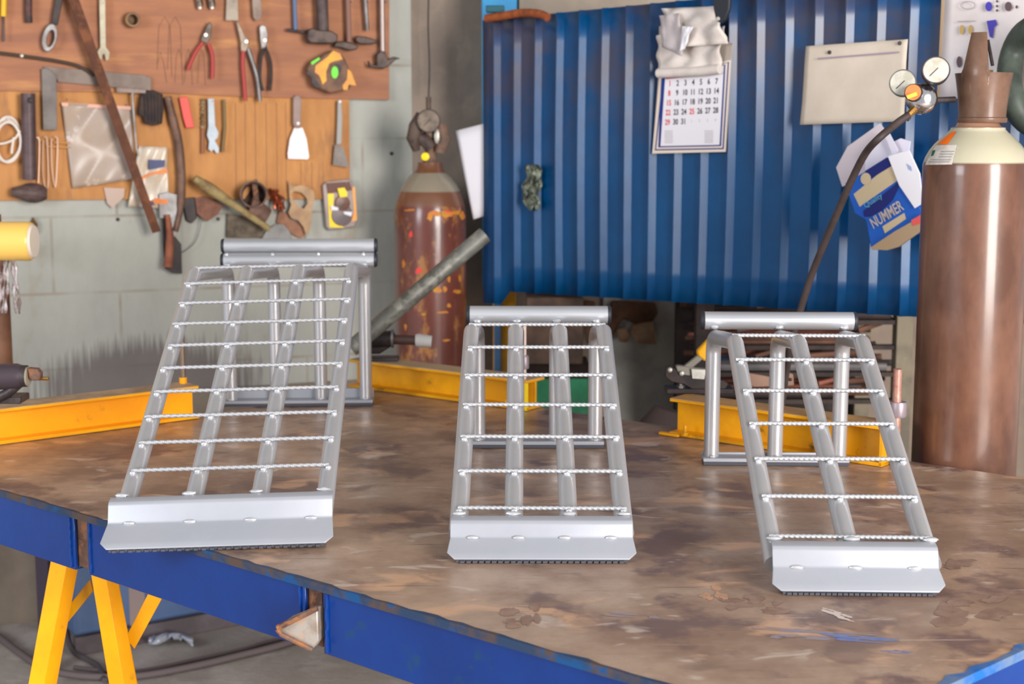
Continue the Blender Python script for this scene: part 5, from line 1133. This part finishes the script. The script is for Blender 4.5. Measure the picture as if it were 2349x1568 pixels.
# white sack lit at the bottom of the rack
# ------------------------------------------------------------------ under the bench
def aleg(mb_, p0, p1, wv, tvv, th=.005):
    # angle-iron leg: two flanges along wv and tvv
    p0 = Vector(p0); p1 = Vector(p1)
    mb_.prism([p0, p0+wv, p1+wv, p1], Vector(tvv).normalized()*th)
    mb_.prism([p0+wv, p0+wv+Vector(tvv), p1+wv+Vector(tvv), p1+wv], Vector(wv).normalized()*-th)
    return mb_
TR = thing('trestle', 'yellow angle-iron trestle carrying the left part of the bench', 'trestle', (at_y(190, 1400, 2.78).x, 2.9, 0))
zt_ = TZ-.012-HGT
def to_floor(a, b, y, z=0.0):
    A = at_y(a[0], a[1], y); B = at_y(b[0], b[1], y); k = (z-A.z)/(B.z-A.z); return A+(B-A)*k
def leg(l0, c0, q0, l1, c1, q1, y):
    def two_(a, b, y): return to_floor(a, b, y, zt_), to_floor(a, b, y, 0)
    L0, L1 = two_(l0, l1, y+.012); C0, C1 = two_(c0, c1, y); R0, R1 = two_(q0, q1, y+.026); t = Vector((0, .005, 0))
    MB().prism([L0, C0, C1, L1], t).prism([C0, R0, R1, C1], t).build('leg', YEL, TR, bevel=.0008)
yt1 = 2.74
leg((117, 1282), (154, 1290), (178, 1300), (65, 1568), (101, 1568), (129, 1568), yt1)
leg((207, 1306), (242, 1318), (270, 1330), (250, 1568), (284, 1568), (314, 1568), yt1-.02)
def strip(pts, y, m, th=.005, dy=.0): 
    a, b, c, d = pts; return MB().prism([at_y(a[0], a[1], y), at_y(b[0], b[1], y), at_y(c[0], c[1], y+dy), at_y(d[0], d[1], y+dy)], (0, th, 0)).build('brace', m, TR, bevel=.001)
strip([(207, 1328), (214, 1355), (156, 1426), (150, 1398)], yt1+.05, YELD)
strip([(344, 1353), (378, 1360), (308, 1488), (288, 1462)], yt1+.03, YEL)
MB().box((at_y(190, 1300, yt1).x, yt1+.03, zt_+.005), (.36, .07, .008)).build('top_plate', YEL, TR)
WM = thing('welding_machine', 'dusty blue machine on a dark skid, on the floor under the bench', 'machine', (at_y(440, 1400, 4.0).x, 4.05, 0))
a_ = at_z(163, 1500, 0); b_ = at_z(700, 1402, 0)
# front face follows the skid line
A = at_z(172, 1503, 0); B = at_z(610, 1420, 0); u = (B-A).normalized(); n_ = Vector((-u.y, u.x, 0)); n_ = n_ if n_.y > 0 else -n_
DBL = mat('dusty_blue_cabinet', S(92, 112, 148), .6, c2=S(76, 98, 136), scale=4, c3=S(150, 110, 100), s3=9, lo3=.7, hi3=.75)
MB().prism([A+Vector((0, 0, .055)), B+Vector((0, 0, .055)), B+n_*.35+Vector((0, 0, .055)), A+n_*.35+Vector((0, 0, .055))], (0, 0, .46)).build('cabinet', DBL, WM, bevel=.012)
MB().prism([A-n_*.01, B+u*.12-n_*.01, B+u*.12+n_*.02, A+n_*.02], (0, 0, .055)).build('skid_bar', mat('plum_grey', S(104, 94, 98), .7, c2=S(88, 78, 80), scale=10), WM, bevel=.003)
pm0 = A+u*.165-n_*.001+Vector((0, 0, .06)); MB().prism([pm0, pm0+u*.048, pm0+u*.048+Vector((0, 0, .45)), pm0+Vector((0, 0, .45))], n_*-.002).build('grey_panel', mat('taupe_panel', S(150, 132, 128), .6), WM)
BH = mat('floor_hose', S(106, 94, 94), .7)
hz = lambda pts: catmull([at_z(x, y, .012) for x, y in pts], 8)
tag(MB().tube(hz([(-60, 1420), (0, 1462), (50, 1500), (100, 1530), (160, 1546), (240, 1552), (330, 1548), (450, 1526), (560, 1500), (640, 1480), (690, 1462), (700, 1446), (660, 1436), (600, 1440)]), .010, 10).build('floor_hose', BH), 'dark hose curving over the floor around the yellow trestle', 'hose')
tag(MB().tube(catmull([at_z(x, y, .011) for x, y in [(170, 1530), (280, 1541), (360, 1532), (450, 1512), (560, 1488), (630, 1468), (740, 1448)]], 8), .007, 8).build('floor_cable', mat('floor_cable', S(92, 80, 80), .7)), 'thinner dark cable lying just inside the hose on the floor', 'cable')
tag(MB().tube(catmull([at_z(x, y, z) for x, y, z in ((150, 1380, .10), (152, 1440, .05), (166, 1490, .02), (200, 1512, .012), (226, 1528, .012), (240, 1560, .012))], 6), .008, 8).build('black_cable', mat('blackish_cable', S(84, 76, 78), .6)), 'short dark cable dropping from the blue machine to the floor behind the trestle', 'cable')
random.seed(4)
def rg(u, v):
    x = 342+100*u; y = 1462-12*math.sin(u*PI)+v*(14+8*math.sin(u*7)); return at_z(x, y+(8 if .55 < u < .75 and v > .6 else 0), .012+.02*math.sin(v*PI)+.008*math.sin(u*20+v*5))
tag(MB().grid(rg, 26, 8).build('white_rag', mat('white_cloth', S(206, 210, 222), .9), solid=.004, fix=False), 'crumpled white rag on the floor below the blue machine', 'rag')
tag(MB().box((at_y(95, 1300, 4.0).x, 4.02, .31), (.035, .035, .62)).build('steel_stand', mat('dark_plum', S(58, 48, 62), .7)), 'dark upright leg on the floor left of the yellow trestle', 'stand')
